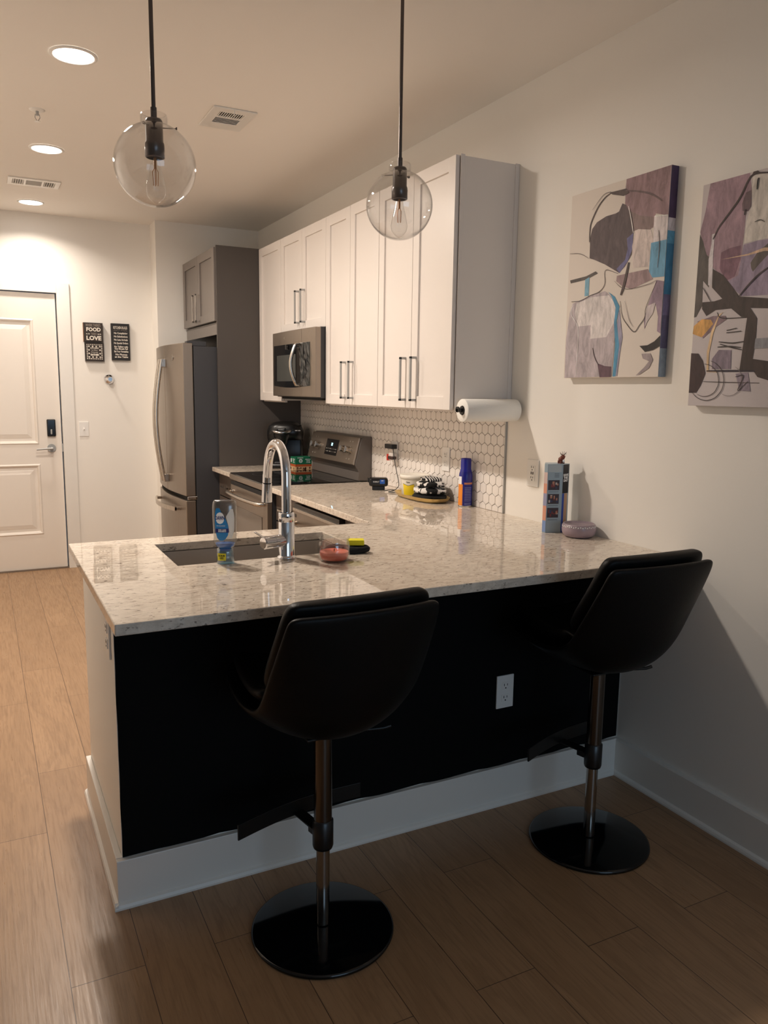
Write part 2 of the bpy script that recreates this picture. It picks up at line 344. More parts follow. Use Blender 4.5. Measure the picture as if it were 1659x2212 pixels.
MB().box(-1.665,-1.652,YD-.018,YD-.010,1.095,1.135,0,.004).build('thumb_turn', M_NICKEL, lk)
h = MB().cyl((-1.662,YD+.012,.985),(-1.662,YD+.002,.985),.032,n=32).cyl((-1.662,YD+.002,.985),(-1.662,YD-.045,.985),.011)
h.tube([(-1.655,YD-.048,.985),(-1.70,YD-.05,.984),(-1.775,YD-.045,.978)], [.010,.008,.007]); h.build('door_handle', M_NICKEL, d)
MB().box(-1.585,-1.572,YD-.004,YD+.012,.955,1.02).build('strike_plate', M_NICKEL, d)
# black covering on the living-room face of the half wall, its edges slightly uneven
random.seed(4)
b = MB(); n = 40; top = []; bot = []
for i in range(n+1):
    x = PX+.002 + (-.004-PX-.002)*i/n; bot.append((x, PY-.004, .147+.004*math.sin(i*1.3)*random.random())); top.append((x, PY-.004, .882))
for i in range(n): b.add([bot[i],bot[i+1],top[i+1],top[i]], [(0,1,2,3)])
for i in range(n): b.add([(q[0],PY-.0005,q[2]) for q in (bot[i],bot[i+1],top[i+1],top[i])], [(3,2,1,0)])
m = 24; L_ = [(PX+.001+.0012*math.sin(k*.9)*math.sin(k*.31), PY-.004, .147+.735*k/m) for k in range(m+1)]
for k in range(m): b.add([L_[k], (PX+.0021,PY-.004,L_[k][2]), (PX+.0021,PY-.004,L_[k+1][2]), L_[k+1]], [(0,1,2,3)]); b.add([L_[k], L_[k+1], (L_[k+1][0],PY-.0005,L_[k+1][2]), (L_[k][0],PY-.0005,L_[k][2])], [(0,1,2,3)])
o = b.build('black_wall_covering', M_BLACKCOVER, None, (PX+.9, PY-.001, .147)); tag(o, 'matte black covering stuck on the front of the peninsula below the counter', 'wall covering')
# ------------------------------------------------------------------ outlets and switch
def plate(loc, n, up=(0,0,1), w=.072, h=.118, kind='outlet', name='wall_outlet', label='', cat='outlet', group=None, z0=None):
    """plate centred at loc on a wall with outward normal n"""
    loc, n, up = Vector(loc), Vector(n), Vector(up); r = up.cross(n); t = thing(name, loc, label, cat, group)
    MB().obox(loc+n*.003, r, up, n, w/2, h/2, .003, 0, .002).build('cover_plate', M_WHITEPL, t)
    if kind == 'switch':
        MB().obox(loc+n*.0065, r, up, n, .006, .013, .001).build('slot', M_TRIM, t)
        MB().obox(loc+n*.010+up*.003, r, (up-n*.35).normalized(), (n+up*.35).normalized(), .004, .008, .006, 0, .0015).build('toggle', M_WHITEPL, t); return t
    if kind == 'usb': MB().obox(loc+n*.0065, r, up, n, .017, .034, .0015, 0, .001).build('insert', M_WHITEPL, t)
    for z in (.0225,-.0225):
        c = loc + up*z + n*.0085; sk = t
        if kind == 'outlet': sk = MB().obox(loc+up*z+n*.007, r, up, n, .0155, .0135, .0013, 0, .0012).build('socket', M_WHITEPL, t)
        s = MB()
        for x, hh in ((-.0065,.0045),(.0065,.0038)): s.obox(c+r*x+up*.004, r, up, n, .0011, hh, .0004)
        s.cyl(c-up*.008-n*.0004, c-up*.008+n*.0004, .0026, n=12); s.build('slots', M_DARK, sk)
    if kind == 'usb':
        for x in (-.006,.006): MB().obox(loc+n*.0085+r*x, r, up, n, .0025, .006, .0004).build('charging_port', M_DARK, t)
    return t
plate((-.551,PY-.0045,.425), (0,-1,0), label='white outlet with two sockets on the black peninsula front', h=.121)
plate((0,.8655,1.125), (-1,0,0), kind='usb', w=.08, label='white outlet with two dark charging ports, on the wall beside the tile edge')
plate((-.0085,1.582,1.127), (-1,0,0), label='white outlet set in the tiles just behind the blue spray can', h=.125)
o2 = plate((-.0085,2.155,1.125), (-1,0,0), label='white outlet in the tiles with a black adapter plugged in', h=.12)
plate((PX,.365,.78), (-1,0,0), label='outlet on the narrow end of the peninsula, seen edge-on under the counter', h=.125)
plate((-1.4135,YD,1.134), (0,-1,0), kind='switch', name='light_switch', label='white toggle light switch beside the entry door', cat='switch')
# ------------------------------------------------------------------ ceiling fixtures
for i, (x, y, pw, lab) in enumerate(((-1.742,1.66,1.14,'nearest of the three round recessed ceiling lights, highest in the picture'), (-1.742,3.064,.66,'middle one of the three round recessed ceiling lights'), (-1.745,4.504,.23,'farthest recessed ceiling light, close to the entry wall'))):
    t = thing('recessed_light', (x,y,ZC), lab, 'ceiling light', 'recessed ceiling lights')
    MB().lathe((x,y,ZC), [(.092,-.0005),(.091,-.004),(.080,-.007),(.076,-.004),(.076,-.001)], 48).build('trim_ring', M_TRIM, t)
    MB().cyl((x,y,ZC-.0005),(x,y,ZC-.003),.0765,n=48).build('diffuser', mat('lit_diffuser', (255,250,245), emis=14), t)
    area('lamp_light', (0,0,-.012), (0,0,0), .15, .15, LAMP_POWER*pw, LAMP_COLOR, t, 'DISK', 172 if i < 2 else 140)
def slats(mb, x0, x1, y0, y1, n, z, along='x', t=.0018):
    for k in range(n):
        if along == 'x':
            c = x0 + (x1-x0)*(k+.5)/n; mb.obox((c,(y0+y1)/2,z), (math.cos(.6),0,math.sin(.6)), (0,1,0), (-math.sin(.6),0,math.cos(.6)), .0055, (y1-y0)/2, t/2)
        else:
            c = y0 + (y1-y0)*(k+.5)/n; mb.obox(((x0+x1)/2,c,z), (1,0,0), (0,math.cos(.6),math.sin(.6)), (0,-math.sin(.6),math.cos(.6)), (x1-x0)/2, .0055, t/2)
t = thing('ceiling_vent', (-1.0,2.08,ZC), 'square white air vent on the ceiling between the two pendants', 'vent')
fr = grid_slab([-1.105,-1.06,-.94,-.895], [1.93,1.985,2.05,2.065,2.15,2.23], lambda i,j: not (i==1 and j in (1,3)), ZC-.008, ZC); bevel(fr.build('frame', M_TRIM, t), .003)
MB().box(-1.06,-.94,1.985,2.15,ZC-.001,ZC-.0004).build('dark_opening', M_DARK, t)
s = MB(); slats(s, -1.06,-.94,1.985,2.05,11,ZC-.005); slats(s,-1.06,-.94,2.065,2.15,5,ZC-.005,'y'); s.build('slats', M_TRIM, t)
MB().box(-1.01,-1.005,1.935,1.94,ZC-.03,ZC-.007).build('damper_lever', M_TRIM, t)
t = thing('ceiling_vent', (-1.76,3.885,ZC), 'long narrow white air vent on the ceiling before the entry wall', 'vent')
fr = grid_slab([-1.915,-1.885,-1.82,-1.805,-1.715,-1.70,-1.635,-1.605], [3.79,3.825,3.95,3.985], lambda i,j: not (j==1 and i in (1,3,5)), ZC-.008, ZC); bevel(fr.build('frame', M_TRIM, t), .003)
MB().box(-1.885,-1.635,3.825,3.95,ZC-.001,ZC-.0004).build('dark_opening', mat('vent_gray', (70,70,74), .8), t)
s = MB(); slats(s,-1.885,-1.82,3.825,3.95,5,ZC-.005); slats(s,-1.70,-1.635,3.825,3.95,5,ZC-.005); slats(s,-1.805,-1.715,3.825,3.95,9,ZC-.005,'y'); s.build('slats', M_TRIM, t)
t = thing('fire_sprinkler', (-1.829,2.414,ZC), 'small sprinkler head with a round white plate on the ceiling', 'sprinkler')
MB().lathe((-1.829,2.414,ZC), [(.001,-.006),(.02,-.008),(.03,-.004),(.036,-.001),(.036,0)], 32).build('escutcheon', M_TRIM, t)
MB().cyl((-1.829,2.414,ZC-.005),(-1.829,2.414,ZC-.026),.007).tube([(-1.829+.009,2.414,ZC-.02),(-1.829+.011,2.414,ZC-.035),(-1.829+.001,2.414,ZC-.052)],.0016,8).tube([(-1.829-.009,2.414,ZC-.02),(-1.829-.011,2.414,ZC-.035),(-1.829-.001,2.414,ZC-.052)],.0016,8).build('nozzle', M_NICKEL, t)
MB().cyl((-1.829,2.414,ZC-.052),(-1.829,2.414,ZC-.054),.013).build('deflector', M_TRIM, t)
# ------------------------------------------------------------------ pendants
def pendant(x, y, rz, label):
    t = thing('pendant_light', (0,0,ZC), label, 'pendant light', 'clear glass globe pendants over the counter'); z = 2.086; RG = .111
    MB().lathe((0,0,ZC), [(.0001,-.022),(.055,-.022),(.06,-.018),(.06,0)], 40).build('canopy', M_PEND, t)
    MB().cyl((0,0,ZC-.02),(0,0,z+.128),.0058,n=16).cyl((0,0,z+.150),(0,0,z+.118),.0085,n=16).build('rod', M_PEND, t)
    MB().lathe((0,0,z), [(.0001,.120),(.020,.120),(.0235,.114),(.0235,.060),(.0255,.058),(.0265,.052),(.0265,.020),(.022,.018),(.020,.030),(.0001,.030)], 36).build('socket', M_PEND, t)
    g = []
    a0 = math.asin(.036/RG)
    for k in range(33):
        a = math.pi - (math.pi-a0)*k/32; g.append((max(RG*math.sin(a), 1e-4), RG*math.cos(a)))
    g += [(.0365,.112),(.0365,.126),(.0345,.132),(.031,.134)]
    inner = [(max(r-.0022,1e-4), h+(.0022 if h < -.1 else 0)) for r, h in g[:-1]][::-1]
    MB().lathe((0,0,z), g+inner, 64).build('glass_globe', M_GLASS, t)
    for a in (0, 2.2, 4.2):
        d = Vector((math.cos(a+rz), math.sin(a+rz), 0)); MB().cyl(d*.022+Vector((0,0,z+.098)), d*(.060 if a == 0 else .041)+Vector((0,0,z+.098)), .0016, n=8).cyl(d*(.059 if a == 0 else .040)+Vector((0,0,z+.098)), d*(.062 if a == 0 else .045)+Vector((0,0,z+.098)), .004, n=12).build('thumb_screw', M_PEND, t)
    bp = [(.010,.022),(.012,.010),(.016,-.010),(.022,-.035),(.0265,-.055),(.028,-.066),(.025,-.082),(.016,-.094),(.006,-.101),(.0002,-.104)]
    q = MB().lathe((0,0,z), bp, 32).build('bulb', M_GLASS, t)
    fl = MB().cyl((0,0,z+.02),(0,0,z-.010),.0035,n=10)
    for a in range(4):
        c, s_ = math.cos(a*math.pi/2), math.sin(a*math.pi/2); fl.tube([(c*.003,s_*.003,z-.010),(c*.008,s_*.008,z-.018),(c*.006,s_*.006,z-.055)], .0009, 6)
    fl.build('filament', mat('filament', (214,150,96), .3, .4), q)
    t.location = (x,y,ZC); return t
M_PEND = mat('pendant_metal', (96,90,88), .3, .9)
pendant(-1.68, .45, -.35, 'pendant with a clear glass globe on the left, hanging over the sink')
pendant(-.867, .53, 2.4, 'pendant with a clear glass globe on the right, before the white cabinets')
# ------------------------------------------------------------------ countertops and sink
xs = [-1.898,-1.62,-.965,-.689,0]; ys = [0,.575,.955,1.087,2.452]
o = grid_slab(xs, ys, lambda i,j: (j < 3 and not (i == 1 and j == 1)) or (j == 3 and i == 3), .885, CT).build('countertop', M_GRANITE, None, (-1.9,0,.885))
bevel(o, .003); tag(o, 'cream speckled granite countertop of the peninsula with a cut-out for the sink', 'countertop')
o = grid_slab([-.689,0],[3.222,3.68], lambda i,j: True, .885, CT).build('countertop', M_GRANITE, None, (-.35,3.45,.885))
bevel(o, .003); tag(o, 'small piece of cream granite countertop beyond the stove, under the coffee maker', 'countertop')
t = thing('kitchen_sink', (-1.29,.765,.67), 'undermount steel sink basin set in the peninsula counter', 'sink')
def basin(x0,x1,y0,y1,z0,z1,rc=.03,off=0):
    def ring(z, o):
        pts = []
        for cx, cy, a0 in ((x1-rc,y1-rc,0),(x0+rc,y1-rc,90),(x0+rc,y0+rc,180),(x1-rc,y0+rc,270)):
            for k in range(7): a = R(a0+15*k); pts.append((cx+(rc+o)*math.cos(a), cy+(rc+o)*math.sin(a), z))
        return pts
    b = MB(); rg = [ring(z1,.02), ring(z1,0), ring(z0+.02,0), ring(z0+.006,-.006), ring(z0,-.02)]; n = len(rg[0])
    for a, c in zip(rg, rg[1:]): b.add(a+c, [(i,(i+1)%n,(i+1)%n+n,i+n) for i in range(n)], 0, True)
    b.add(rg[-1], [list(range(n))]); return b
basin(-1.615,-.97,.58,.95,.67,.884).build('basin', mat('sink_steel', (168,160,152), .38, .35), t, fix=False)
MB().lathe((-1.29,.77,.67), [(.0001,.001),(.03,.001),(.042,.004),(.045,.001)], 32).build('drain', M_CHROME, t)
# ------------------------------------------------------------------ backsplash
t = thing('tile_backsplash', (-.003,2.36,CT), 'white elongated hexagon tiles with dark grout on the wall behind the counter', 'backsplash')
BY0, BY1, BZ0, BZ1 = 1.074, 3.68, CT+.001, 1.394
MB().box(-.004,-.0001,BY0,BY1,BZ0,BZ1).build('grout', mat('grout', (52,40,32), .9), t)
tw, side, rise, g = .0512, .0335, .0138, .0027
def clip(poly, ax, lim, sgn):
    o = []
    for i in range(len(poly)):
        a, b = poly[i], poly[(i+1)%len(poly)]; da, db = (a[ax]-lim)*sgn, (b[ax]-lim)*sgn
        if da >= 0: o.append(a)
        if da*db < 0: k = da/(da-db); o.append((a[0]+(b[0]-a[0])*k, a[1]+(b[1]-a[1])*k))
    return o
tb = MB(); pitch = side+rise
for r_ in range(-1, 12):
    for c_ in range(-1, 54):
        cy = BY0 + .012 + c_*tw + (tw/2 if r_ % 2 else 0); cz = CT + .006 + r_*pitch
        hw, hs, ap = tw/2-g/2, side/2-g*.2, side/2+rise-g*.62
        p = [(cy-hw,cz-hs),(cy,cz-ap),(cy+hw,cz-hs),(cy+hw,cz+hs),(cy,cz+ap),(cy-hw,cz+hs)]
        for ax, lim, sg in ((0,BY0+.003,1),(0,BY1,-1),(1,BZ0,1),(1,BZ1,-1)):
            if p: p = clip(p, ax, lim, sg)
        if len(p) < 3: continue
        m_ = [(sum(q[0] for q in p)/len(p)), sum(q[1] for q in p)/len(p)]
        a = [(-.004,y,z) for y,z in p]; b_ = [(-.0075,y,z) for y,z in p]; c2 = [(-.0085, y+(m_[0]-y)*.05, z+(m_[1]-z)*.05) for y,z in p]; n = len(p)
        tb.add(a+b_+c2, [(i,(i+1)%n,(i+1)%n+n,i+n) for i in range(n)]+[(i+n,(i+1)%n+n,(i+1)%n+2*n,i+2*n) for i in range(n)]+[list(range(2*n,3*n))])
tb.build('tiles', mat('white_tile', (232,226,220), .12), t)
MB().box(-.010,0,BY0-.004,BY0+.002,BZ0,BZ1).build('edge_trim', M_NICKEL, t)
# ------------------------------------------------------------------ cabinet helpers (fronts face -X)
def shaker(parent, y0, y1, z0, z1, xf, m, fw=.057, name='door'):
    b = MB(); x1 = xf+.02
    b.box(xf,x1,y0,y0+fw,z0,z1,0,.0015).box(xf,x1,y1-fw,y1,z0,z1,0,.0015).box(xf,x1,y0+fw-.001,y1-fw+.001,z0,z0+fw,0,.0015).box(xf,x1,y0+fw-.001,y1-fw+.001,z1-fw,z1,0,.0015)
    b.box(xf+.009,x1-.001,y0+fw-.002,y1-fw+.002,z0+fw-.002,z1-fw+.002)
    return b.build(name, m, parent)
def pull(parent, y, z0, z1, xf, m=None, horiz=False):
    b = MB(); m = m or M_NICKEL; d = .034; s = .0055
    if not horiz: b.box(xf-d,xf-d+.009,y-s,y+s,z0,z1,0,.001).box(xf-d,xf,y-s,y+s,z0,z0+.011,0,.001).box(xf-d,xf,y-s,y+s,z1-.011,z1,0,.001)
    else: b.box(xf-d,xf-d+.009,z0,z1,y-s,y+s,0,.001).box(xf-d,xf,z0,z0+.011,y-s,y+s,0,.001).box(xf-d,xf,z1-.011,z1,y-s,y+s,0,.001)
    return b.build('handle', m, parent)
def wall_cab(y0, y1, z0, z1, doors, label, hz=None, end=False):
    t = thing('wall_cabinet', (-.16,(y0+y1)/2,z0), label, 'cabinet', 'white wall cabinets')
    MB().box(-.300,-.002,y0+.0005,y1-.0005,z0+.0,z1).build('body', M_CAB, t)
    if end:
        e = MB().box(-.298,-.0,y0-.006,y0,z0-.012,z1-.001,0,.001).box(-.302,-.282,y0-.010,y0-.004,z0-.012,z1+.004,0,.001).box(-.022,-.001,y0-.010,y0-.004,z0-.012,z1+.002,0,.001); e.build('end_panel', M_CAB, t)
    for a, b_, hy in doors:
        dz0 = z0-.004
        d = shaker(t, a+.0015, b_-.0015, dz0, z1-.001, -.3235, M_CAB)
        if hy is not None: pull(d, hy, hz[0], hz[1], -.3235)
    # light rail under the cabinet
    if z0 < 1.5: MB().box(-.295,-.280,y0+.003,y1-.003,z0-.013,z0).build('light_rail', M_CAB, t)
    return t
ZB, ZT = 1.398, 2.454
wall_cab(1.060, 1.766, ZB, ZT, ((1.056,1.4145,1.364),(1.4145,1.766,1.465)), 'tall white cabinet with two doors at the near end, above the paper towels', (1.427,1.634), True)
wall_cab(1.767, 2.452, ZB, ZT, ((1.767,2.115,2.065),(2.115,2.452,2.165)), 'tall white double cabinet between the near-end cabinet and the microwave', (1.427,1.632))
wall_cab(2.453, 3.221, 1.845, ZT, ((2.453,2.834,2.785),(2.834,3.221,2.883)), 'short white double cabinet above the microwave', (1.885,2.088))
wall_cab(3.222, 3.679, ZB, ZT, ((3.222,3.679,None),), 'tall white single-door cabinet in the far corner above the coffee maker', None)
# ------------------------------------------------------------------ gray panel, cabinet over fridge, base cabinets
o = MB().box(-.632,-.001,3.682,3.702,0,2.458,0,.001).build('tall_end_panel', M_PANEL, None, (-.315,3.69,0)); tag(o, 'tall dark gray side panel standing between the coffee counter and the fridge', 'panel')
t = thing('fridge_cabinet', (-.3,4.18,1.93), 'gray two-door cabinet mounted above the refrigerator', 'cabinet')
MB().box(-.615,-.001,3.704,4.655,1.945,2.454).build('body', M_GRAY, t)
MB().box(-.618,-.598,3.704,4.655,1.853,1.94,0,.001).build('filler_rail', M_GRAY, t)
d = shaker(t, 3.712,4.172,1.945,2.448,-.643,M_GRAY,.06); pull(d, 4.125,1.965,2.168,-.643,M_STEEL)
d = shaker(t, 4.175,4.64,1.945,2.448,-.643,M_GRAY,.06); pull(d, 4.222,1.965,2.168,-.643,M_STEEL)
def drawer_front(parent, y0, y1, z0, z1, xf, m, name='drawer'):
    return MB().box(xf,xf+.02,y0,y1,z0,z1,0,.0015).build(name, m, parent)
M_BASE = mat('base_cabinet_gray', (92,82,75), .38)
def base_cab(y0, y1, label, drawers=True, hz=None):
    t = thing('base_cabinet', (-.32,(y0+y1)/2,0), label, 'cabinet')
    MB().box(-.615,-.01,y0,y1,.10,.884).build('body', M_BASE, t); MB().box(-.55,-.02,y0,y1,0,.10).build('toe_kick', M_DARK, t)
    zs = [(.715,.865),(.52,.705),(.32,.51),(.11,.31)]
    for z0, z1 in zs:
        d = drawer_front(t, y0+.004, y1-.004, z0, z1, -.638, M_BASE)
        w = min(.08, (y1-y0)/2-.02); pull(d, (z0+z1)/2, (y0+y1)/2-w, (y0+y1)/2+w, -.638, M_STEEL, True)
    return t
base_cab(3.224, 3.679, 'gray drawer cabinet under the small far piece of counter')
base_cab(2.085, 2.449, 'narrow gray drawer cabinet between the stove and the dishwasher')
t = thing('corner_cabinet', (-.32,1.0,0), 'gray base cabinet in the corner where the two counters meet', 'cabinet')
MB().box(-.615,-.01,.40,1.462,.0,.884).build('body', M_BASE, t); drawer_front(t, 1.095,1.462,.11,.865,-.638,M_BASE,'filler_panel')
t = thing('sink_cabinet', (-1.2,.7,0), 'gray base cabinet under the sink, facing the kitchen aisle', 'cabinet')
MB().box(-1.76,-.64,.40,1.03,.10,.66).box(-1.76,-1.64,.40,1.03,.66,.884).box(-.95,-.64,.40,1.03,.66,.884).box(-1.64,-.95,.975,1.03,.66,.884).build('body', M_BASE, t); MB().box(-1.76,-.66,.40,.96,0,.10).build('toe_kick', M_DARK, t)
for a, b_ in ((-1.755,-1.385),(-1.38,-1.01),(-1.005,-.66)):
    MB().box(a,b_,1.031,1.05,.11,.865,0,.0015).build('door', M_BASE, t)
# ------------------------------------------------------------------ dishwasher
t = thing('dishwasher', (-.35,1.77,0), 'steel dishwasher with a curved bar handle under the counter', 'dishwasher')
MB().box(-.60,-.03,1.468,2.078,.10,.875).build('tub', M_DARKGRAY, t); MB().box(-.55,-.05,1.47,2.076,0,.10).build('toe_kick', M_DARK, t)
MB().box(-.665,-.60,1.470,2.076,.835,.865,0,.002).build('control_strip', mat('control_black', (40,38,37), .25), t)
d = MB().box(-.672,-.605,1.470,2.076,.12,.832,0,.004).build('door', M_SLATE, t)
MB().box(-.674,-.660,1.470,2.076,.826,.842,0,.002).build('door_trim', M_STEEL, t)
hp = [(-.672-.045*math.sin(math.pi*min(1,max(0,k/16)))**.5 if 0<k<16 else -.672, 1.50+.546*k/16, .765) for k in range(17)]
b = MB().tube([(-.672,1.52,.765),(-.700,1.525,.765),(-.716,1.56,.765)]+[(-.716-.016*math.sin(math.pi*(k+1)/14),1.56+.43*(k+1)/14,.765) for k in range(13)]+[(-.716,1.99,.765),(-.700,2.02,.765),(-.672,2.025,.765)], .011, 12); b.build('handle', M_STEEL, d)
MB().box(-.674,-.671,2.025,2.055,.795,.812).build('badge', M_BLACKGLASS, d)
# ------------------------------------------------------------------ stove
t = thing('stove', (-.35,2.84,0), 'freestanding electric stove with black glass top and slate back panel', 'stove'); y0, y1 = 2.456, 3.218
MB().box(-.655,-.02,y0,y1,.05,.895).build('body', M_DARKGRAY, t); MB().box(-.60,-.05,y0+.01,y1-.01,0,.05).build('feet_base', M_DARK, t)
MB().box(-.690,-.085,y0-.001,y1+.001,.905,.921,0,.004).build('cooktop', M_BLACKGLASS, t)
MB().box(-.695,-.655,y0-.001,y1+.001,.878,.914,0,.004).build('front_rim', M_SLATE, t)
b = MB()
for cx, cy, r in ((-.50,2.66,.10),(-.50,3.03,.09),(-.24,2.66,.075),(-.24,3.03,.095)): b.lathe((cx,cy,.9213), [(r,0),(r+.0015,.0002),(r+.003,0)], 48)
b.build('burner_rings', mat('ring_gray', (60,60,62), .4), t)
d = MB().box(-.688,-.656,y0+.004,y1-.004,.30,.845,0,.004).build('oven_door', M_SLATE, t)
MB().box(-.691,-.687,y0+.10,y1-.10,.42,.715,0,.001).build('oven_window', mat('oven_glass', (118,108,98), .14, .4), d)  # the reflection on the pane is put into its lighter colour
MB().box(-.692,-.686,y0+.02,y1-.02,.847,.872).build('vent_gap', M_DARK, t)
b = MB().tube([(-.688,y0+.05,.80),(-.722,y0+.045,.80),(-.735,y0+.08,.80)]+[(-.735-.014*math.sin(math.pi*(k+1)/14),y0+.08+.602*(k+1)/14,.80) for k in range(13)]+[(-.735,y1-.08,.80),(-.722,y1-.045,.80),(-.688,y1-.05,.80)], .0125, 12); b.build('handle', M_STEEL, d)
MB().box(-.686,-.656,y0+.004,y1-.004,.07,.292,0,.004).build('drawer', M_SLATE, t)
# back guard: side ends and a tilted control panel
b = MB(); pr = [(-.012,.915),(-.105,.921),(-.100,.975),(-.125,1.02),(-.082,1.185),(-.065,1.192),(-.012,1.192)]
b.prism([(x,y0,z) for x,z in pr], (0,y1-y0,0)); bevel(b.build('back_guard', mat('guard_gray', (92,86,82), .4), t), .004)
P0, P1 = Vector((-.128,0,1.018)), Vector((-.085,0,1.186)); up = (P1-P0).normalized(); nr = Vector((-up.z,0,up.x)); hh = (P1-P0).length/2; ctr = (P0+P1)/2 + Vector((0,(y0+y1)/2,0))
pn = MB().obox(ctr+nr*.004, (0,1,0), up, nr, (y1-y0)/2-.004, hh, .006, 0, .004).build('control_panel', M_SLATE, t)
b = MB().obox(ctr+nr*.0112, (0,1,0), up, nr, .096, .052, .001).build('display', mat('display_black', (22,20,20), .15), pn)
q = MB(); text(q, '22', .024, ctr+nr*.0125+up*.018-Vector((0,0,0)), (0,-1,0), up, bold=.0008); q.build('display_digits', mat('display_cyan', (150,225,255), emis=4), pn)
q = MB(); random.seed(3)
for r0 in (-.012,-.03):
    for k in range(8): text(q, random.choice(['BAKE','OFF','5','8','0','CLEAN'])[:3], .009, ctr+nr*.0125+up*r0+Vector((0,.075-.0215*k,0)), (0,-1,0), up)
for yy in (.30,.26,-.26,-.30):
    text(q, 'LO', .010, ctr+nr*.0105-up*.055+Vector((0,yy,0)), (0,-1,0), up); text(q, 'HI', .010, ctr+nr*.0105+up*.055+Vector((0,yy,0)), (0,-1,0), up)
q.build('panel_marks', mat('mark_light', (205,198,188), .5), pn)
for yy in (.285,.205,-.205,-.285):
    c = ctr+nr*.010+Vector((0,yy,0)); k_ = MB().cyl(c, c+nr*.006, .026, n=28).cyl(c+nr*.006, c+nr*.034, .021, .019, n=28).obox(c+nr*.036, (0,1,0), up, nr, .005, .019, .004, 0, .001)
    k_.build('knob', M_STEEL, pn)
# ------------------------------------------------------------------ microwave
t = thing('microwave', (-.2,2.84,1.425), 'slate over-the-range microwave with a dark window and curved handle', 'microwave')
MB().box(-.352,-.01,y0+.001,y1-.001,1.425,1.840).build('case', mat('case_gray', (46,46,48), .35), t)
def bow(y): return -.384 - .012*math.sin(math.pi*min(1,max(0,(y-y0)/(y1-y0))))
def bowed(mb, ya, yb, z0, z1, off0, off1, n=12):
    pts = [(bow(ya+(yb-ya)*k/n)-off1, ya+(yb-ya)*k/n) for k in range(n+1)] + [(bow(yb-(yb-ya)*k/n)-off0, yb-(yb-ya)*k/n) for k in range(n+1)]
    b0 = [(x,y,z0) for x,y in pts]; mb.prism(b0, (0,0,z1-z0)); return mb
b = MB(); bowed(b, y0+.001, y0+.205, 1.43, 1.838, -.034, 0); bowed(b, y0+.208, y1-.001, 1.43, 1.838, -.034, 0); bevel(b.build('front_frame', M_SLATE, t), .0025)
b = MB(); ya, yb = y0+.085, y1-.03; n = 24; top = 1.755
lo = [1.497 - .012*math.sin(math.pi*k/n) for k in range(n+1)]
for off in (.0012,):
    for k in range(n):
        a, c = ya+(yb-ya)*k/n, ya+(yb-ya)*(k+1)/n
        b.add([(bow(a)-off,a,lo[k]),(bow(c)-off,c,lo[k+1]),(bow(c)-off,c,top),(bow(a)-off,a,top)], [(0,1,2,3)], 0, True)
b.build('window', M_BLACKGLASS, t)
b = MB(); a0, a1 = y0+.30, y1-.10
for k in range(10):
    a, c = a0+(a1-a0)*k/10, a0+(a1-a0)*(k+1)/10; b.add([(bow(a)-.0018,a,1.525),(bow(c)-.0018,c,1.525),(bow(c)-.0018,c,1.69),(bow(a)-.0018,a,1.69)], [(0,1,2,3)], 0, True)
b.build('window_mesh', mat('window_mesh', (62,64,62), .35), t)
hy = y0+.245
MB().tube([(bow(hy),hy,1.50),(bow(hy)-.022,hy,1.503)]+[(bow(hy)-.022-.034*math.sin(math.pi*k/16),hy,1.505+.243*k/16) for k in range(1,16)]+[(bow(hy)-.022,hy,1.750),(bow(hy),hy,1.752)], .011, 12).build('handle', M_STEEL, t)
# clear plastic film, partly peeled, still over the keypad
b = MB(); random.seed(8); fa, fb = y0+.075, y0+.225; G = []
for i in range(13):
    for j in range(9):
        y = fa+(fb-fa)*j/8 + (random.random()-.5)*.008*(j == 0); z = 1.497+.258*i/12
        if j == 0: y += .02*max(0,(i-9)/3)
        G.append((bow(y)-.004-.007*random.random(), y, z))
b.add(G, [(i*9+j,i*9+j+1,(i+1)*9+j+1,(i+1)*9+j) for i in range(12) for j in range(8)]); b.build('plastic_film', glass('film', (205,210,212), 1.45, .12, .05), t, fix=False)
MB().cyl((bow(2.96),2.96,1.797),(bow(2.96)-.0015,2.96,1.797),.008,n=24).build('round_badge', M_STEEL, t)
MB().box(-.33,-.05,y0+.03,y1-.03,1.412,1.425).build('vent_base', M_DARK, t)
# ------------------------------------------------------------------ refrigerator
t = thing('refrigerator', (-.45,4.16,0), 'slate french-door refrigerator with a bottom freezer drawer', 'refrigerator'); f0, f1 = 3.712, 4.628; fc = 4.160
MB().box(-.795,-.04,f0+.004,f1-.004,.03,1.765,0,.003).build('case', mat('fridge_side', (56,56,59), .45, bump=.05, bscale=400), t)
def fb(y): return -.872 - .036*math.sin(math.pi*(y-f0)/(f1-f0))
def fdoor(ya, yb, z0, z1, name):
    n = 14; pts = [(fb(ya+(yb-ya)*k/n), ya+(yb-ya)*k/n) for k in range(n+1)] + [(-.803,yb),(-.803,ya)]
    b = MB(); b.prism([(x,y,z0) for x,y in pts], (0,0,z1-z0)); o = b.build(name, M_SLATE, t); bevel(o, .005, 3); return o
d1 = fdoor(f0, fc-.002, .705, 1.785, 'door'); d2 = fdoor(fc+.002, f1, .705, 1.785, 'door'); d3 = fdoor(f0, f1, .09, .672, 'freezer_drawer')
MB().box(-.86,-.80,f0+.01,f1-.01,.672,.705).build('door_gap', M_DARK, t); MB().box(-.803,-.795,f0+.008,f1-.008,.09,1.76).build('door_seal', M_DARK, t)
MB().box(-.84,-.70,f0+.012,f0+.075,1.765,1.80,0,.004).box(-.84,-.70,f1-.075,f1-.012,1.765,1.80,0,.004).build('hinge_cover', M_DARKGRAY, t)
MB().box(-.86,-.79,f0+.001,f0+.03,.676,.702,0,.003).build('middle_hinge', M_CHROME, t)
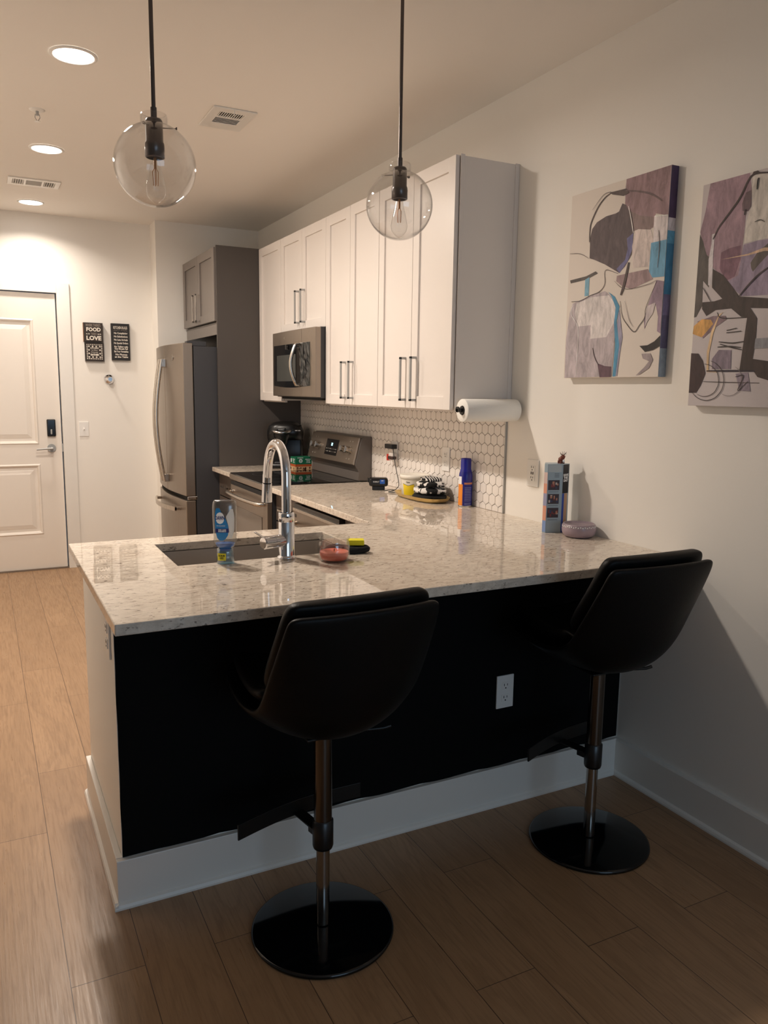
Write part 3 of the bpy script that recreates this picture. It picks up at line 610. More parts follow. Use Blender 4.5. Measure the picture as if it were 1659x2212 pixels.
for dd, yy in ((d1, fc-.040), (d2, fc+.040)):
    x = fb(yy); MB().tube([(x-.028-.050*math.sin(math.pi*k/24),yy,.775+.905*k/24) for k in range(25)], .013, 12).box(x-.036,x,yy-.012,yy+.012,1.625,1.685,0,.003).box(x-.036,x,yy-.012,yy+.012,.77,.83,0,.003).build('handle', M_STEEL, dd)
b = MB(); ha, hb = f0+.12, f1-.12; n = 20
pts = [(fb(ha+(hb-ha)*k/n)-.045-.030*math.sin(math.pi*k/n), ha+(hb-ha)*k/n) for k in range(n+1)]
b.prism([(x,y,.585) for x,y in pts]+[(x+.014,y,.585) for x,y in pts[::-1]], (0,0,.032)); b.box(fb(ha)-.045,fb(ha)+.002,ha,ha+.03,.590,.612,0,.002).box(fb(hb)-.045,fb(hb)+.002,hb-.03,hb,.590,.612,0,.002); b.build('handle', M_STEEL, d3)
MB().cyl((fb(3.93)+.001,3.93,1.69),(fb(3.93)-.002,3.93,1.69),.022,n=32).build('round_badge', M_STEEL, d1)
# ------------------------------------------------------------------ bar stools (built facing +Y around the pole)
def sheet(cy, ey, hw, nt=13, pw=2.2):
    ns = len(cy); G = []
    for i in range(ns):
        for j in range(nt):
            t_ = -1+2*j/(nt-1); bl = abs(t_)**pw
            G.append((hw[i]*t_, cy[i][0]+(ey[i][0]-cy[i][0])*bl, cy[i][1]+(ey[i][1]-cy[i][1])*bl))
    return MB().add(G, [(i*nt+j,i*nt+j+1,(i+1)*nt+j+1,(i+1)*nt+j) for i in range(ns-1) for j in range(nt-1)], 0, True)
def soften(o, th, off=0, lv=2):
    md = o.modifiers.new('solid', 'SOLIDIFY'); md.thickness = th; md.offset = off
    md = o.modifiers.new('sub', 'SUBSURF'); md.levels = lv; md.render_levels = lv; return o
def make_stool(dz, frot, label):
    t = thing('bar_stool', (0,0,0), label, 'bar stool', 'black swivel bar stools')
    Z = lambda L_: [(y, z+dz) for y, z in L_]
    cy = [(.275,.665),(.25,.636),(.16,.598),(.05,.577),(-.05,.572),(-.13,.587),(-.188,.640),(-.220,.715),(-.243,.805),(-.262,.895),(-.268,.935),(-.270,.950)]
    ey = [(.255,.690),(.235,.676),(.16,.658),(.05,.650),(-.04,.664),(-.090,.684),(-.118,.712),(-.145,.760),(-.190,.835),(-.228,.905),(-.243,.938),(-.247,.949)]
    hw = [.165,.192,.207,.216,.219,.219,.218,.216,.211,.204,.200,.184]
    soften(sheet(Z(cy), Z(ey), hw).build('seat_shell', M_LEATHER, t), .020)
    # piping along the shell's rim
    c2 = [(.255,.695),(.15,.652),(.05,.632),(-.03,.628),(-.09,.636)]; e2 = [(.243,.722),(.15,.708),(.05,.698),(-.02,.706),(-.062,.722)]
    soften(sheet(Z(c2), Z(e2), [.168,.186,.195,.198,.196]).build('seat_cushion', M_LEATHER, t), .034)
    c3 = [(-.130,.665),(-.165,.735),(-.190,.812),(-.212,.90),(-.226,.960),(-.230,.975)]; e3 = [(-.072,.738),(-.100,.785),(-.145,.848),(-.183,.915),(-.205,.960),(-.210,.973)]
    soften(sheet(Z(c3), Z(e3), [.194,.202,.202,.197,.190,.170]).build('back_cushion', M_LEATHER, t), .038)
    MB().box(-.07,.07,-.06,.06,.556+dz,.562+dz,0,.002).build('seat_plate', M_BLACKPL, t)
    MB().cyl((0,0,.232+dz),(0,0,.575+dz),.0245,.0245,32).build('sleeve', M_POLE, t)
    MB().lathe((0,0,0), [(.0248,.300+dz),(.0285,.296+dz),(.0285,.225+dz),(.026,.217+dz),(.020,.217+dz)], 32).build('collar', M_BLACKPL, t)
    MB().cyl((0,0,.02),(0,0,.235+dz),.0185,.0185,32).cyl((0,0,.217+dz),(0,0,.2155+dz),.0225,n=32).build('gas_piston', M_CHROMED, t)
    MB().lathe((0,0,0), [(.0001,.017),(.05,.016),(.19,.0125),(.1955,.010),(.1965,.005),(.194,0),(.0001,0)], 96).build('base', M_GLOSSBLACK, t)
    n = 24; pts = [(-.2+.4*k/n, .108+.024*math.cos(math.pi*(k/n-.5)), 0) for k in range(n+1)]
    b = MB(); zf = .252+dz
    pr = [(x, y-.003, zf) for x, y, _ in pts]+[(x, y+.003, zf) for x, y, _ in pts[::-1]]
    b.prism(pr, (0,0,.045)); fr = b.build('footrest', M_SATINBLACK, t); bevel(fr, .0015); fr.rotation_euler.z = R(frot)
    b = MB().box(-.017,.017,.022,.130,.257+dz,.262+dz,0,.001).box(-.014,.014,.020,.055,.240+dz,.258+dz,0,.002); b.build('footrest_strut', M_SATINBLACK, t).rotation_euler.z = R(frot)
    MB().tube([(.03,-.01,.548+dz),(.10,-.035,.546+dz),(.155,-.052,.548+dz),(.175,-.056,.552+dz)], [.004,.004,.0055,.0055], 8).build('height_lever', M_SATINBLACK if dz > .02 else M_NICKEL, t)
    return t
M_POLE = mat('dark_steel_sleeve', (92,86,80), .22, 1); M_CHROMED = mat('chrome_piston', (170,165,160), .12, 1)
M_GLOSSBLACK = mat('gloss_black_base', (9,9,10), .09, spec=.5); M_SATINBLACK = mat('satin_black', (20,20,20), .38, spec=.35)
s1 = make_stool(.028, 8, 'black leather swivel bar stool on the left, before the middle of the peninsula'); s1.location = (-1.39,-.07,0); s1.rotation_euler.z = R(2)
s2 = make_stool(.045, 14, 'black leather swivel bar stool on the right, next to the side wall'); s2.location = (-.425,-.055,0); s2.rotation_euler.z = R(-1)
# ------------------------------------------------------------------ faucet
t = thing('kitchen_faucet', (-1.265,.548,CT), 'chrome gooseneck pull-down faucet standing behind the sink', 'faucet'); fx, fy = -1.265, .548
MB().lathe((fx,fy,CT), [(.0001,0),(.032,0),(.032,.006),(.0275,.009),(.0265,.012),(.0265,.122),(.0255,.1235),(.0255,.125),(.0265,.1265),(.0265,.152),(.0255,.155),(.019,.155)], 48).build('faucet_body', M_CHROME, t)
pth = [(fx,fy,CT+.150),(fx,fy,CT+.20),(fx,fy,CT+.27)]+[(fx, fy+.093-.093*math.cos(R(a)), CT+.27+.108*math.sin(R(a))) for a in range(8,173,8)]+[(fx,fy+.193,CT+.255)]
MB().tube(pth, .0160, 28).build('spout', M_CHROME, t)
a, d = Vector((fx,fy+.193,CT+.262)), Vector((0,.09,-1)).normalized()
hd = MB().cyl(a, a+d*.028, .0162, .0166, 28).build('spray_collar', M_CHROME, t)
MB().cyl(a+d*.028, a+d*.032, .0140, n=28, m=0).build('collar_gap', M_DARK, t)
sp = MB().cyl(a+d*.032, a+d*.098, .0170, .0188, 28).build('spray_head', M_CHROME, t); MB().cyl(a+d*.098, a+d*.101, .0165, n=28).build('nozzle', M_BLACKPL, sp)
la = Vector((-1, -.28, 0)).normalized(); p0 = Vector((fx,fy,CT+.062))
MB().cyl(p0, p0+la*.052, .0215, n=36).cyl(p0+la*.052, p0+la*.0535, .0205, n=36).cyl(p0+la*.0535, p0+la*.090, .0215, n=36).cyl(p0+la*.090, p0+la*.094, .0215, .0185, n=36).build('valve_housing', M_CHROME, t)
MB().obox(p0+la*.105+Vector((0,0,.027)), (la*.75+Vector((0,0,.5))).normalized(), Vector((la.y,-la.x,0)), (la*-.5+Vector((0,0,.75))).normalized(), .024, .006, .0022, 0, .0015).build('lever', M_CHROME, t)
# ------------------------------------------------------------------ dish soap bottle standing on its cap
def se_prof(c, prof, m=0, n=48, e=2.6, rot=0):
    """superelliptic lathe: prof = (half width, half depth, z)"""
    vs = []; c = Vector(c)
    for a_, b_, z in prof:
        for i in range(n):
            an = 2*math.pi*i/n; cx, sy = math.cos(an), math.sin(an)
            x = a_*math.copysign(abs(cx)**(2/e), cx); y = b_*math.copysign(abs(sy)**(2/e), sy)
            vs.append(c+Vector((x*math.cos(rot)-y*math.sin(rot), x*math.sin(rot)+y*math.cos(rot), z)))
    return vs, [(k*n+i, k*n+(i+1)%n, (k+1)*n+(i+1)%n, (k+1)*n+i) for k in range(len(prof)-1) for i in range(n)]
def lerp_prof(prof, z):
    for (a0,b0,z0), (a1,b1,z1) in zip(prof, prof[1:]):
        if z0 <= z <= z1: k = (z-z0)/(z1-z0) if z1 > z0 else 0; return a0+(a1-a0)*k, b0+(b1-b0)*k
    return prof[-1][:2]
sx, sy = -1.472, .555; rot = R(-22)
t = thing('dish_soap_bottle', (sx,sy,CT), 'clear upside-down dish soap bottle with a blue label and a little blue liquid', 'soap bottle')
bp = [(.020,.014,.050),(.030,.019,.056),(.035,.023,.066),(.0362,.024,.090),(.0375,.0245,.12),(.0385,.0245,.155),(.0385,.024,.185),(.037,.022,.199),(.033,.018,.2055),(.012,.006,.2075),(.0005,.0005,.2078)]
def bmap(x, z, off=.0006, back=False):
    a_, b_ = lerp_prof(bp, z); k = max(0, 1-abs(x/a_)**2.6)**(1/2.6); y = -(b_*k+off)*(1 if not back else -1)
    return Vector((sx+x*math.cos(rot)-y*math.sin(rot), sy+x*math.sin(rot)+y*math.cos(rot), CT+z))
vs, fs = se_prof((sx,sy,CT), bp, rot=rot); MB().add(vs, fs, 0, True).build('bottle', glass('soap_plastic', (226,226,224), 1.5, .2, .10), t)
cp = [(.0275,.021,0),(.0285,.022,.002),(.0275,.021,.030),(.026,.020,.036),(.0255,.0195,.048),(.020,.015,.050),(.0005,.0005,.050)]
vs, fs = se_prof((sx,sy,CT), cp, rot=rot, e=2.2); MB().add(vs, fs, 0, True).build('cap', glass('cap_clear', (170,208,226), 1.5, .2, .22), t)
lq = [(.0005,.0005,.040),(.017,.0125,.041),(.019,.0135,.0515),(.0275,.0175,.0565),(.031,.0205,.067),(.0005,.0005,.0672)]
vs, fs = se_prof((sx,sy,CT), lq, rot=rot); MB().add(vs, fs, 0, True).build('liquid', mat('blue_liquid', (14,124,226), .08), t)
def patch(mp, zs, lf, rf, n=10):
    b = MB(); G = []
    for z in zs:
        for j in range(n+1): G.append(mp(lf(z)+(rf(z)-lf(z))*j/n, z))
    k = n+1; return b.add(G, [(i*k+j,i*k+j+1,(i+1)*k+j+1,(i+1)*k+j) for i in range(len(zs)-1) for j in range(n)], 0, True)
def interp(tab):
    def f(z):
        for (a, x0), (b, x1) in zip(tab, tab[1:]):
            if a <= z <= b: return x0+(x1-x0)*(z-a)/(b-a)
        return tab[-1][1] if z > tab[-1][0] else tab[0][1]
    return f
zz = [.078+.105*k/24 for k in range(25)]
M_BLUEL = mat('label_blue', (38,128,190), .3)
lb = patch(bmap, zz, interp([(.078,-.014),(.085,-.022),(.11,-.028),(.15,-.0295),(.175,-.027),(.183,-.024)]), interp([(.078,-.004),(.083,.004),(.095,.012),(.112,.015),(.13,.012),(.15,.004),(.17,-.008),(.183,-.014)])).build('blue_label', M_BLUEL, t, fix=False)
patch(lambda x,z: bmap(x,z,.0003), [.085+.095*k/16 for k in range(17)], interp([(.085,.014),(.10,.0165),(.125,.014),(.155,.006),(.165,.012),(.18,.021)]), interp([(.085,.024),(.11,.031),(.15,.032),(.165,.031),(.18,.028)])).build('pale_back_label', mat('label_pale', (226,222,214), .4), t, fix=False)
ov = lambda z0, z1, xc, rx: (lambda z: xc - rx*math.sqrt(max(0, 1-((z-(z0+z1)/2)/((z1-z0)/2))**2)), lambda z: xc + rx*math.sqrt(max(0, 1-((z-(z0+z1)/2)/((z1-z0)/2))**2)))
l_, r_ = ov(.132,.170,-.0125,.0135); patch(lambda x,z: bmap(x,z,.0009), [.132+.038*k/14 for k in range(15)], l_, r_).build('round_emblem', M_WHITE, lb, fix=False)
patch(lambda x,z: bmap(x,z,.0009), [.104+.013*k/3 for k in range(4)], lambda z: -.0275, interp([(.104,.0146),(.117,.0142)])).build('navy_band', mat('navy', (22,36,110), .3), lb, fix=False)
q = MB(); text(q, 'DAWN', .0145, (0,0,0), (1,0,0), (0,0,1), bold=.0004, width=.029, fn=lambda x,y,z: bmap(-.0125+x, .151+y*1.15, .0013+z)); q.build('brand_lettering', mat('navy', (22,36,110), .3), lb)
q = MB(); text(q, 'EZ-SQUEEZE', .005, (0,0,0), (1,0,0), (0,0,1), width=.027, fn=lambda x,y,z: bmap(-.010+x, .126+y, .0012+z))
text(q, '50% LESS', .006, (0,0,0), (1,0,0), (0,0,1), bold=.0002, width=.025, fn=lambda x,y,z: bmap(-.006+x, .1125+y, .0013+z)); text(q, 'SCRUBBING', .0042, (0,0,0), (1,0,0), (0,0,1), bold=.0002, width=.025, fn=lambda x,y,z: bmap(-.006+x, .1075+y, .0013+z)); q.build('small_lettering', M_WHITE, lb)
def cmap(x, z, off=.0006):
    a_, b_ = lerp_prof(cp, z); k = max(0, 1-abs(x/a_)**2.2)**(1/2.2); y = -(b_*k+off)
    return Vector((sx+x*math.cos(rot)-y*math.sin(rot), sy+x*math.sin(rot)+y*math.cos(rot), CT+z))
yl = patch(cmap, [.012+.023*k/6 for k in range(7)], lambda z: -.0235, lambda z: .004).build('yellow_sticker', mat('sticker_yellow', (222,210,40), .4), t, fix=False)
q = MB(); text(q, 'SCRUB\nLESS', .0085, (0,0,0), (1,0,0), (0,0,1), bold=.0002, width=.020, fn=lambda x,y,z: cmap(-.010+x, .0235+y, .0010+z)); q.build('sticker_lettering', M_BLACKPL, yl)
# ------------------------------------------------------------------ candle in a glass jar, sponge, cloth
cx, cy = -1.135, .448
t = thing('jar_candle', (cx,cy,CT), 'glass jar candle with coral pink wax on the counter beside the faucet', 'candle')
pf = [(.036,.0),(.045,.002),(.050,.010),(.0525,.025),(.0525,.050),(.0500,.062),(.0480,.068),(.0490,.073),(.0515,.077),(.0515,.080),(.0490,.0815)]
inn = [(r-.003,h) for r,h in pf[2:-1]][::-1]
MB().lathe((cx,cy,CT), [(.0001,0)]+pf+inn+[(.042,.006),(.0001,.005)], 56).build('glass_jar', glass('jar_glass', (250,250,248), 1.55, .02, .02), t)
MB().lathe((cx,cy,CT), [(.0001,.0055),(.042,.0062),(.0455,.012),(.0475,.022),(.0478,.031),(.0465,.0325),(.0001,.0315)], 48).build('wax', mat('coral_wax', (240,112,88), .4), t)
MB().cyl((cx,cy,CT+.031),(cx+.001,cy,CT+.040),.0012,n=8).build('wick', M_DARK, t)
def blob(name, loc, hx, hy, hz, m, label, cat, rot=0, amp=.004, seed=1, pw=3.0, group=None, n=14):
    random.seed(seed); b = MB(); vs, fs = [], []
    t_ = MB().sphere((0,0,0), 1, 28, n); ph = [random.random()*6 for _ in range(6)]
    for v in t_.v:
        q = Vector([math.copysign(abs(c_)**(2/pw), c_) for c_ in v]); q = Vector((q.x*hx, q.y*hy, q.z*hz))
        w = amp*(math.sin(v.x*5+ph[0])+math.sin(v.y*6+ph[1])+math.sin((v.x+v.y)*9+ph[2])*.6); q.z += w*(1 if v.z > -.6 else 0); q.x += amp*math.sin(v.y*7+ph[3]); q.y += amp*math.sin(v.x*7+ph[4])
        q.z = max(q.z, -hz); vs.append(Vector((q.x*math.cos(rot)-q.y*math.sin(rot), q.x*math.sin(rot)+q.y*math.cos(rot), q.z+hz))+Vector(loc))
    o = b.add(vs, t_.f, 0, True).build(name, m, None, loc); return tag(o, label, cat, group)
blob('dish_cloth', (-1.045,.545,CT), .082, .030, .0125, mat('black_cloth', (16,16,18), .9, bump=.4, bscale=300), 'folded black cloth lying behind the jar candle', 'cloth', R(-22), .0025, 5)
o = MB().obox((-1.012,.545,CT+.036), Vector((.92,-.38,0)), Vector((.38,.92,.0)), (0,0,1), .030,.021,.0095,0,.003).build('sponge', mat('yellow_sponge', (226,214,40), .9, bump=.6, bscale=500), None, (-1.012,.545,CT+.026)); tag(o, 'yellow sponge resting on the folded black cloth', 'sponge')
# ------------------------------------------------------------------ wall side of the counter
t = thing('puzzle_box', (-.10,.61,CT), 'tall narrow printed cardboard box standing by the wall, dark pictures on its front', 'box')
PB = [Vector(p) for p in ((-.151,.602),(-.147,.586),(-.086,.566),(-.044,.578),(-.050,.635),(-.106,.655))]; bh = .278
def on(pa, pb, u, z, off=.0004):
    d = pb-pa; n_ = Vector((d.y,-d.x)).normalized(); q_ = pa+d*u+n_*off; return (q_.x, q_.y, CT+z)
b = MB(); b.prism([(p.x,p.y,CT) for p in PB], (0,0,bh)); box_o = b.build('carton', mat('box_blue_gray', (150,168,180), .4), t)
def rect(mb, k, u0, u1, z0, z1, off=.0004, m=0): pa, pb = PB[k], PB[k+1]; mb.add([on(pa,pb,u0,z0,off),on(pa,pb,u1,z0,off),on(pa,pb,u1,z1,off),on(pa,pb,u0,z1,off)], [(0,1,2,3)], m)
q = MB(); random.seed(21)
cols = [mat('pic_dark', (52,34,38), .4), mat('pic_red', (120,40,34), .4), mat('pic_tan', (176,122,96), .4), mat('pic_navy', (44,48,84), .4), mat('pic_pale', (190,176,166), .4)]
for z0 in (.062,.118,.174):
    rect(q, 1, .06, .80, z0, z0+.040)
    for k in range(9):
        u = .12+random.random()*.52; z = z0+.004+random.random()*.020; rect(q, 1, u, u+.06+random.random()*.08, z, z+.005+random.random()*.010, .0006+.00002*k, random.choice([1,1,2,3,4,2]))
q.build('front_pictures', cols, box_o, fix=False)
q = MB()
for z in (.052,.110,.166,.226,.232,.238): rect(q, 1, .12 if z < .2 else .45, .76, z, z+.0022)
q.build('front_text_lines', mat('text_gray', (92,104,112), .5), box_o, fix=False)
q = MB(); rect(q, 1, .03, .9, .246, .276); q.build('front_top_panel', mat('box_pale', (176,186,190), .4), box_o, fix=False)
q = MB(); rect(q,2,.0,.9,.160,bh-.002,.0004,0); rect(q,2,0,.32,0,.159,.0004,1); rect(q,2,.32,.8,.004,.159,.0004,2); rect(q,2,.8,1,0,.159,.0004,3); rect(q,2,.9,1,.16,bh,.0004,3); q.build('side_panel', [mat('side_black', (28,30,36), .4), mat('side_blue', (44,78,168), .4), mat('side_tan', (196,158,124), .4), mat('box_pale', (176,186,190), .4)], box_o, fix=False)
dd = (PB[3]-PB[2]); q = MB(); text(q, 'SAVE\nTHE\nDAY', .0125, on(PB[2],PB[3],.45,.222,.0008), (dd.x,dd.y,0), (0,0,1), bold=.0006, width=.034); q.build('side_lettering', M_WHITE, box_o)
q = MB(); rect(q,0,0,1,.004,.05,.0004,0); rect(q,0,0,1,.05,.11,.0004,1); rect(q,0,0,1,.11,.16,.0004,2); rect(q,0,0,1,.16,.20,.0004,1); rect(q,0,0,1,.20,.245,.0004,3); q.build('left_panel', [mat('left_blue', (132,158,206), .4), mat('left_peach', (226,160,134), .4), mat('left_lilac', (160,160,190), .4), mat('left_red_white', (216,190,184), .4)], box_o, fix=False)
# small brown figurine with twig-like horns
fx0, fy0, fz = -.072, .596, CT+bh
t = thing('figurine', (fx0,fy0,fz), 'tiny brown horned animal figurine standing on top of the tall printed box', 'figurine'); M_FB = mat('figurine_brown', (118,58,40), .5)
b = MB()
for dx in (-.008,.008):
    b.cyl((fx0+dx,fy0-.004,fz),(fx0+dx*.9,fy0-.004,fz+.012),.0038,.0045,12).cyl((fx0+dx,fy0+.008,fz),(fx0+dx*.9,fy0+.008,fz+.012),.0038,.0045,12)
b.sphere((fx0,fy0+.002,fz+.017), .012, 20, 12, 0, (.95,1.1,.85)).sphere((fx0,fy0-.008,fz+.027), .0095, 20, 12, 0, (.9,1,1)); b.build('body', M_FB, t)
b = MB()
for sgn in (-1,1):
    b.tube([(fx0+sgn*.004,fy0-.008,fz+.034),(fx0+sgn*.011,fy0-.008,fz+.040),(fx0+sgn*.016,fy0-.009,fz+.047)], [.0016,.0013,.0006], 7).tube([(fx0+sgn*.009,fy0-.008,fz+.038),(fx0+sgn*.017,fy0-.010,fz+.039)], [.0012,.0005], 6).tube([(fx0+sgn*.006,fy0-.008,fz+.030),(fx0+sgn*.016,fy0-.008,fz+.031)], [.0014,.0005], 6).tube([(fx0+sgn*.003,fy0-.008,fz+.036),(fx0+sgn*.005,fy0-.009,fz+.050)], [.0014,.0005], 6)
b.build('horns', mat('figurine_dark', (58,30,24), .5), t)
b = MB().sphere((fx0,fy0-.0135,fz+.011), .005, 14, 8, 0, (1,.6,1.3)); b.build('white_chest', M_WHITE, t)
# lidded bowl candle
bx0, by0 = -.076, .468
t = thing('ceramic_bowl', (bx0,by0,CT), 'round mauve ceramic bowl with a patterned rim in front of the printed box', 'bowl')
MB().lathe((bx0,by0,CT), [(.0001,.0),(.045,0),(.058,.006),(.0655,.020),(.0665,.034),(.0655,.040)], 56).build('bowl_body', mat('mauve_glaze', (158,140,150), .25), t)
MB().lathe((bx0,by0,CT), [(.0655,.040),(.0648,.048),(.0600,.054),(.0575,.054),(.0560,.048),(.0001,.046)], 56).build('bowl_rim', mat('rim_mauve', (150,134,142), .3), t)
q = MB(); random.seed(7)
for k in range(46):
    a0 = 2*math.pi*k/46; da = .05; up_ = k % 2; zz_ = (.0415,.0475) if up_ else (.0475,.0415)
    P = lambda a, z: (bx0+(.0660-(z-.04)*.08)*math.cos(a), by0+(.0660-(z-.04)*.08)*math.sin(a), CT+z)
    q.add([P(a0-da,zz_[0]),P(a0+da,zz_[0]),P(a0+random.uniform(-.02,.02),zz_[1])], [(0,1,2)])
    P2_ = lambda a, r: (bx0+r*math.cos(a), by0+r*math.sin(a), CT+.0545)
    if k % 3: q.add([P2_(a0,.0578),P2_(a0+.06,.0578),P2_(a0+.03,.0600)], [(0,1,2)])
q.build('white_triangles', M_WHITE, t, fix=False)
# spray can
sx2, sy2 = -.0475, 1.335
t = thing('spray_can', (sx2,sy2,CT), 'tall blue aerosol can with an orange stripe and blue cap by the tiles', 'spray can')
M_CANB = mat('can_blue', (30,34,128), .18)
can = MB().lathe((sx2,sy2,CT), [(.0001,.001),(.031,.001),(.0335,.006),(.0335,.150),(.032,.164),(.0285,.174)], 48).build('can', M_CANB, t)
MB().lathe((sx2,sy2,CT), [(.029,0),(.0342,0),(.0342,.006),(.0330,.008)], 48).build('bottom_rim', mat('can_steel', (210,205,200), .2, 1), t)
MB().lathe((sx2,sy2,CT), [(.0290,.172),(.0275,.180),(.0255,.185),(.0255,.232),(.0235,.238),(.0001,.240)], 40).build('cap', mat('cap_blue', (34,36,138), .22), t)
def canmap(a, z, off=.0004): r = .0335+off; return Vector((sx2+r*math.cos(a), sy2+r*math.sin(a), CT+z))
vd = math.atan2(-1.895-sy2, -2.153-sx2)   # side seen from the room
q = MB(); n = 8
def cpatch(a0, a1, z0, z1, off=.0004):
    m_ = MB(); G = [canmap(vd+a0+(a1-a0)*j/n, z, off) for z in (z0, z1) for j in range(n+1)]
    return m_.add(G, [(j,j+1,n+2+j,n+1+j) for j in range(n)], 0, True)
cpatch(-1.45,-.42,.008,.112).build('orange_stripe', mat('can_orange', (235,140,44), .3), can, fix=False)
cpatch(-1.5,-.60,.112,.150,.0003).build('white_flash', M_WHITE, can, fix=False)
cpatch(-.18,1.2,.112,.121,.0005).build('copper_band', mat('can_copper', (196,120,84), .4), can, fix=False)
m_ = MB()
for z in (.012,.018,.030,.038,.046,.054,.062,.070,.078,.086,.094): 
    c_ = cpatch(-.10,.95,z,z+.0035,.0006); m_.add(c_.v, c_.f, 0, True)
m_.build('printed_text_lines', mat('can_text', (104,112,176), .4), can, fix=False)
# gold tray with tub and towels
tx, ty = -.112, 1.655
t = thing('gold_tray', (tx,ty,CT), 'oval gold tray on the counter carrying a tub and folded towels', 'tray')
pr = [(.060,.175,0),(.078,.195,.002),(.090,.208,.014),(.095,.213,.024),(.0965,.2145,.025),(.093,.211,.0235),(.087,.204,.013),(.074,.190,.005),(.0005,.0005,.004)]
vs, fs = se_prof((tx,ty,CT), [(.0005,.0005,0)]+pr, e=2.6); MB().add(vs, fs, 0, True).build('tray_body', mat('gold', (228,198,130), .3, .8), t)
ux_, uy_ = -.093, 1.765
t = thing('plastic_tub', (ux_,uy_,CT+.005), 'white plastic tub with a yellow label on the gold tray', 'tub')
tub = MB().lathe((ux_,uy_,CT+.005), [(.0001,0),(.066,0),(.068,.004),(.0765,.100),(.0765,.104)], 48).build('tub_body', mat('tub_white', (232,226,212), .35), t)
MB().lathe((ux_,uy_,CT+.005), [(.0765,.092),(.0805,.093),(.0815,.108),(.079,.113),(.074,.110),(.0001,.109)], 48).build('lid', mat('lid_white', (238,233,222), .35), t)
def tmap(a, z, off=.0006): r = .066+.0105*min(1,z/.1)+off+.001; return Vector((ux_+r*math.cos(a), uy_+r*math.sin(a), CT+.005+z))
vd = math.atan2(-1.895-uy_, -2.153-ux_)
G = []; 
for k in range(9):
    for j in range(11):
        a = vd-.95+.92*j/10; ztop = .066-.010*(1-abs(j/10*2-1)); G.append(tmap(a, .006+(ztop-.006)*k/8))
yl = MB().add(G, [(k*11+j,k*11+j+1,(k+1)*11+j+1,(k+1)*11+j) for k in range(8) for j in range(10)], 0, True).build('yellow_label', mat('tub_yellow', (246,214,40), .35), tub, fix=False)
G = []
for k in range(2):
    for j in range(11): a = vd-.95+.92*j/10; ztop = .066-.010*(1-abs(j/10*2-1)); G.append(tmap(a, ztop+.002*k, .0009))
MB().add(G, [(j,j+1,12+j,11+j) for j in range(10)], 0, True).build('label_border', M_BLACKPL, yl, fix=False)
q = MB(); text(q, 'Gain', .012, (0,0,0), (1,0,0), (0,0,1), bold=.0002, fn=lambda x,y,z: tmap(vd-.48+x/.075, .076+y, .001)); q.build('tub_lettering', M_BLACKPL, tub)
# folded towels in a pile, each its own thing
M_T1 = mat('towel_black', (20,19,19), .95, bump=.5, bscale=350)
def towel_mat():
    m = bpy.data.materials.new('towel_print'); m.use_nodes = True; nt = m.node_tree; b = nt.nodes['Principled BSDF']; L = nt.links.new
    tc = N(nt, 'ShaderNodeTexCoord'); n_ = N(nt, 'ShaderNodeTexNoise', Scale=26, Detail=1.5, Roughness=.4, Distortion=1.2); L(tc.outputs['Object'], n_.inputs['Vector'])
    r_ = ramp(nt, [(.50,(.008,.008,.008,1)),(.53,(.75,.72,.68,1))]); L(n_.outputs['Fac'], r_.inputs[0]); L(r_.outputs[0], b.inputs['Base Color']); b.inputs['Roughness'].default_value = .95; return m
def stripe_mat():
    m = bpy.data.materials.new('towel_stripes'); m.use_nodes = True; nt = m.node_tree; b = nt.nodes['Principled BSDF']; L = nt.links.new
    tc = N(nt, 'ShaderNodeTexCoord'); n_ = N(nt, 'ShaderNodeTexWave', Scale=24, Distortion=.8, Detail=0); n_.bands_direction = 'X'; L(tc.outputs['Object'], n_.inputs['Vector'])
    r_ = ramp(nt, [(.60,(.008,.008,.008,1)),(.68,(.75,.72,.68,1))]); L(n_.outputs['Fac'], r_.inputs[0]); L(r_.outputs[0], b.inputs['Base Color']); b.inputs['Roughness'].default_value = .95; return m
M_T2, M_T3 = towel_mat(), stripe_mat()
for z, hz, hx, hy, mm, lab, sd in ((.006,.016,.078,.092,M_T1,'plain black folded towel, lowest in the pile on the gold tray',11),(.038,.017,.074,.082,M_T2,'black and white printed towel in the middle of the folded pile',12),(.072,.015,.066,.072,M_T2,'printed black and white towel second from the top of the pile',13),(.101,.010,.050,.052,M_T3,'striped black and white towel on top of the folded pile',14)):
    blob('folded_towel', (-.106+.004*math.sin(sd),1.575,CT+z), hx, hy, hz, mm, lab, 'towel', R(-6), .0022, sd, 3.2, 'folded towels on the gold tray')
# rechargeable battery pack
gx, gy = -.155, 2.075
t = thing('battery_pack', (gx,gy,CT), 'small black battery device with a blue badge on the counter near the stove', 'battery device')
f_ = Vector((-.42,-.91,0)).normalized(); rt_ = Vector((.91,-.42,0)).normalized(); zz_ = Vector((0,0,1)); c_ = Vector((gx,gy,CT))
MB().obox(c_+zz_*.046, rt_, f_, zz_, .054, .036, .024, 0, .012).obox(c_+zz_*.0125, rt_, f_, zz_, .036, .030, .0125, 0, .004).obox(c_+zz_*.055-rt_*.056, rt_, f_, zz_, .006, .020, .012, 0, .004).build('case', M_BLACKPL, t)
MB().obox(c_+zz_*.050+f_*.0362+rt_*.021, rt_, f_, zz_, .0135, .0006, .012).build('blue_badge', mat('badge_blue', (40,96,190), .35), t)
q = MB(); text(q, 'KOBALT', .009, c_+zz_*.049+f_*.0368-rt_*.014, rt_, (0,0,1), bold=.0002); text(q, '24V', .008, c_+zz_*.055+f_*.0375+rt_*.021, rt_, (0,0,1), bold=.0002); q.build('white_lettering', M_WHITE, t)
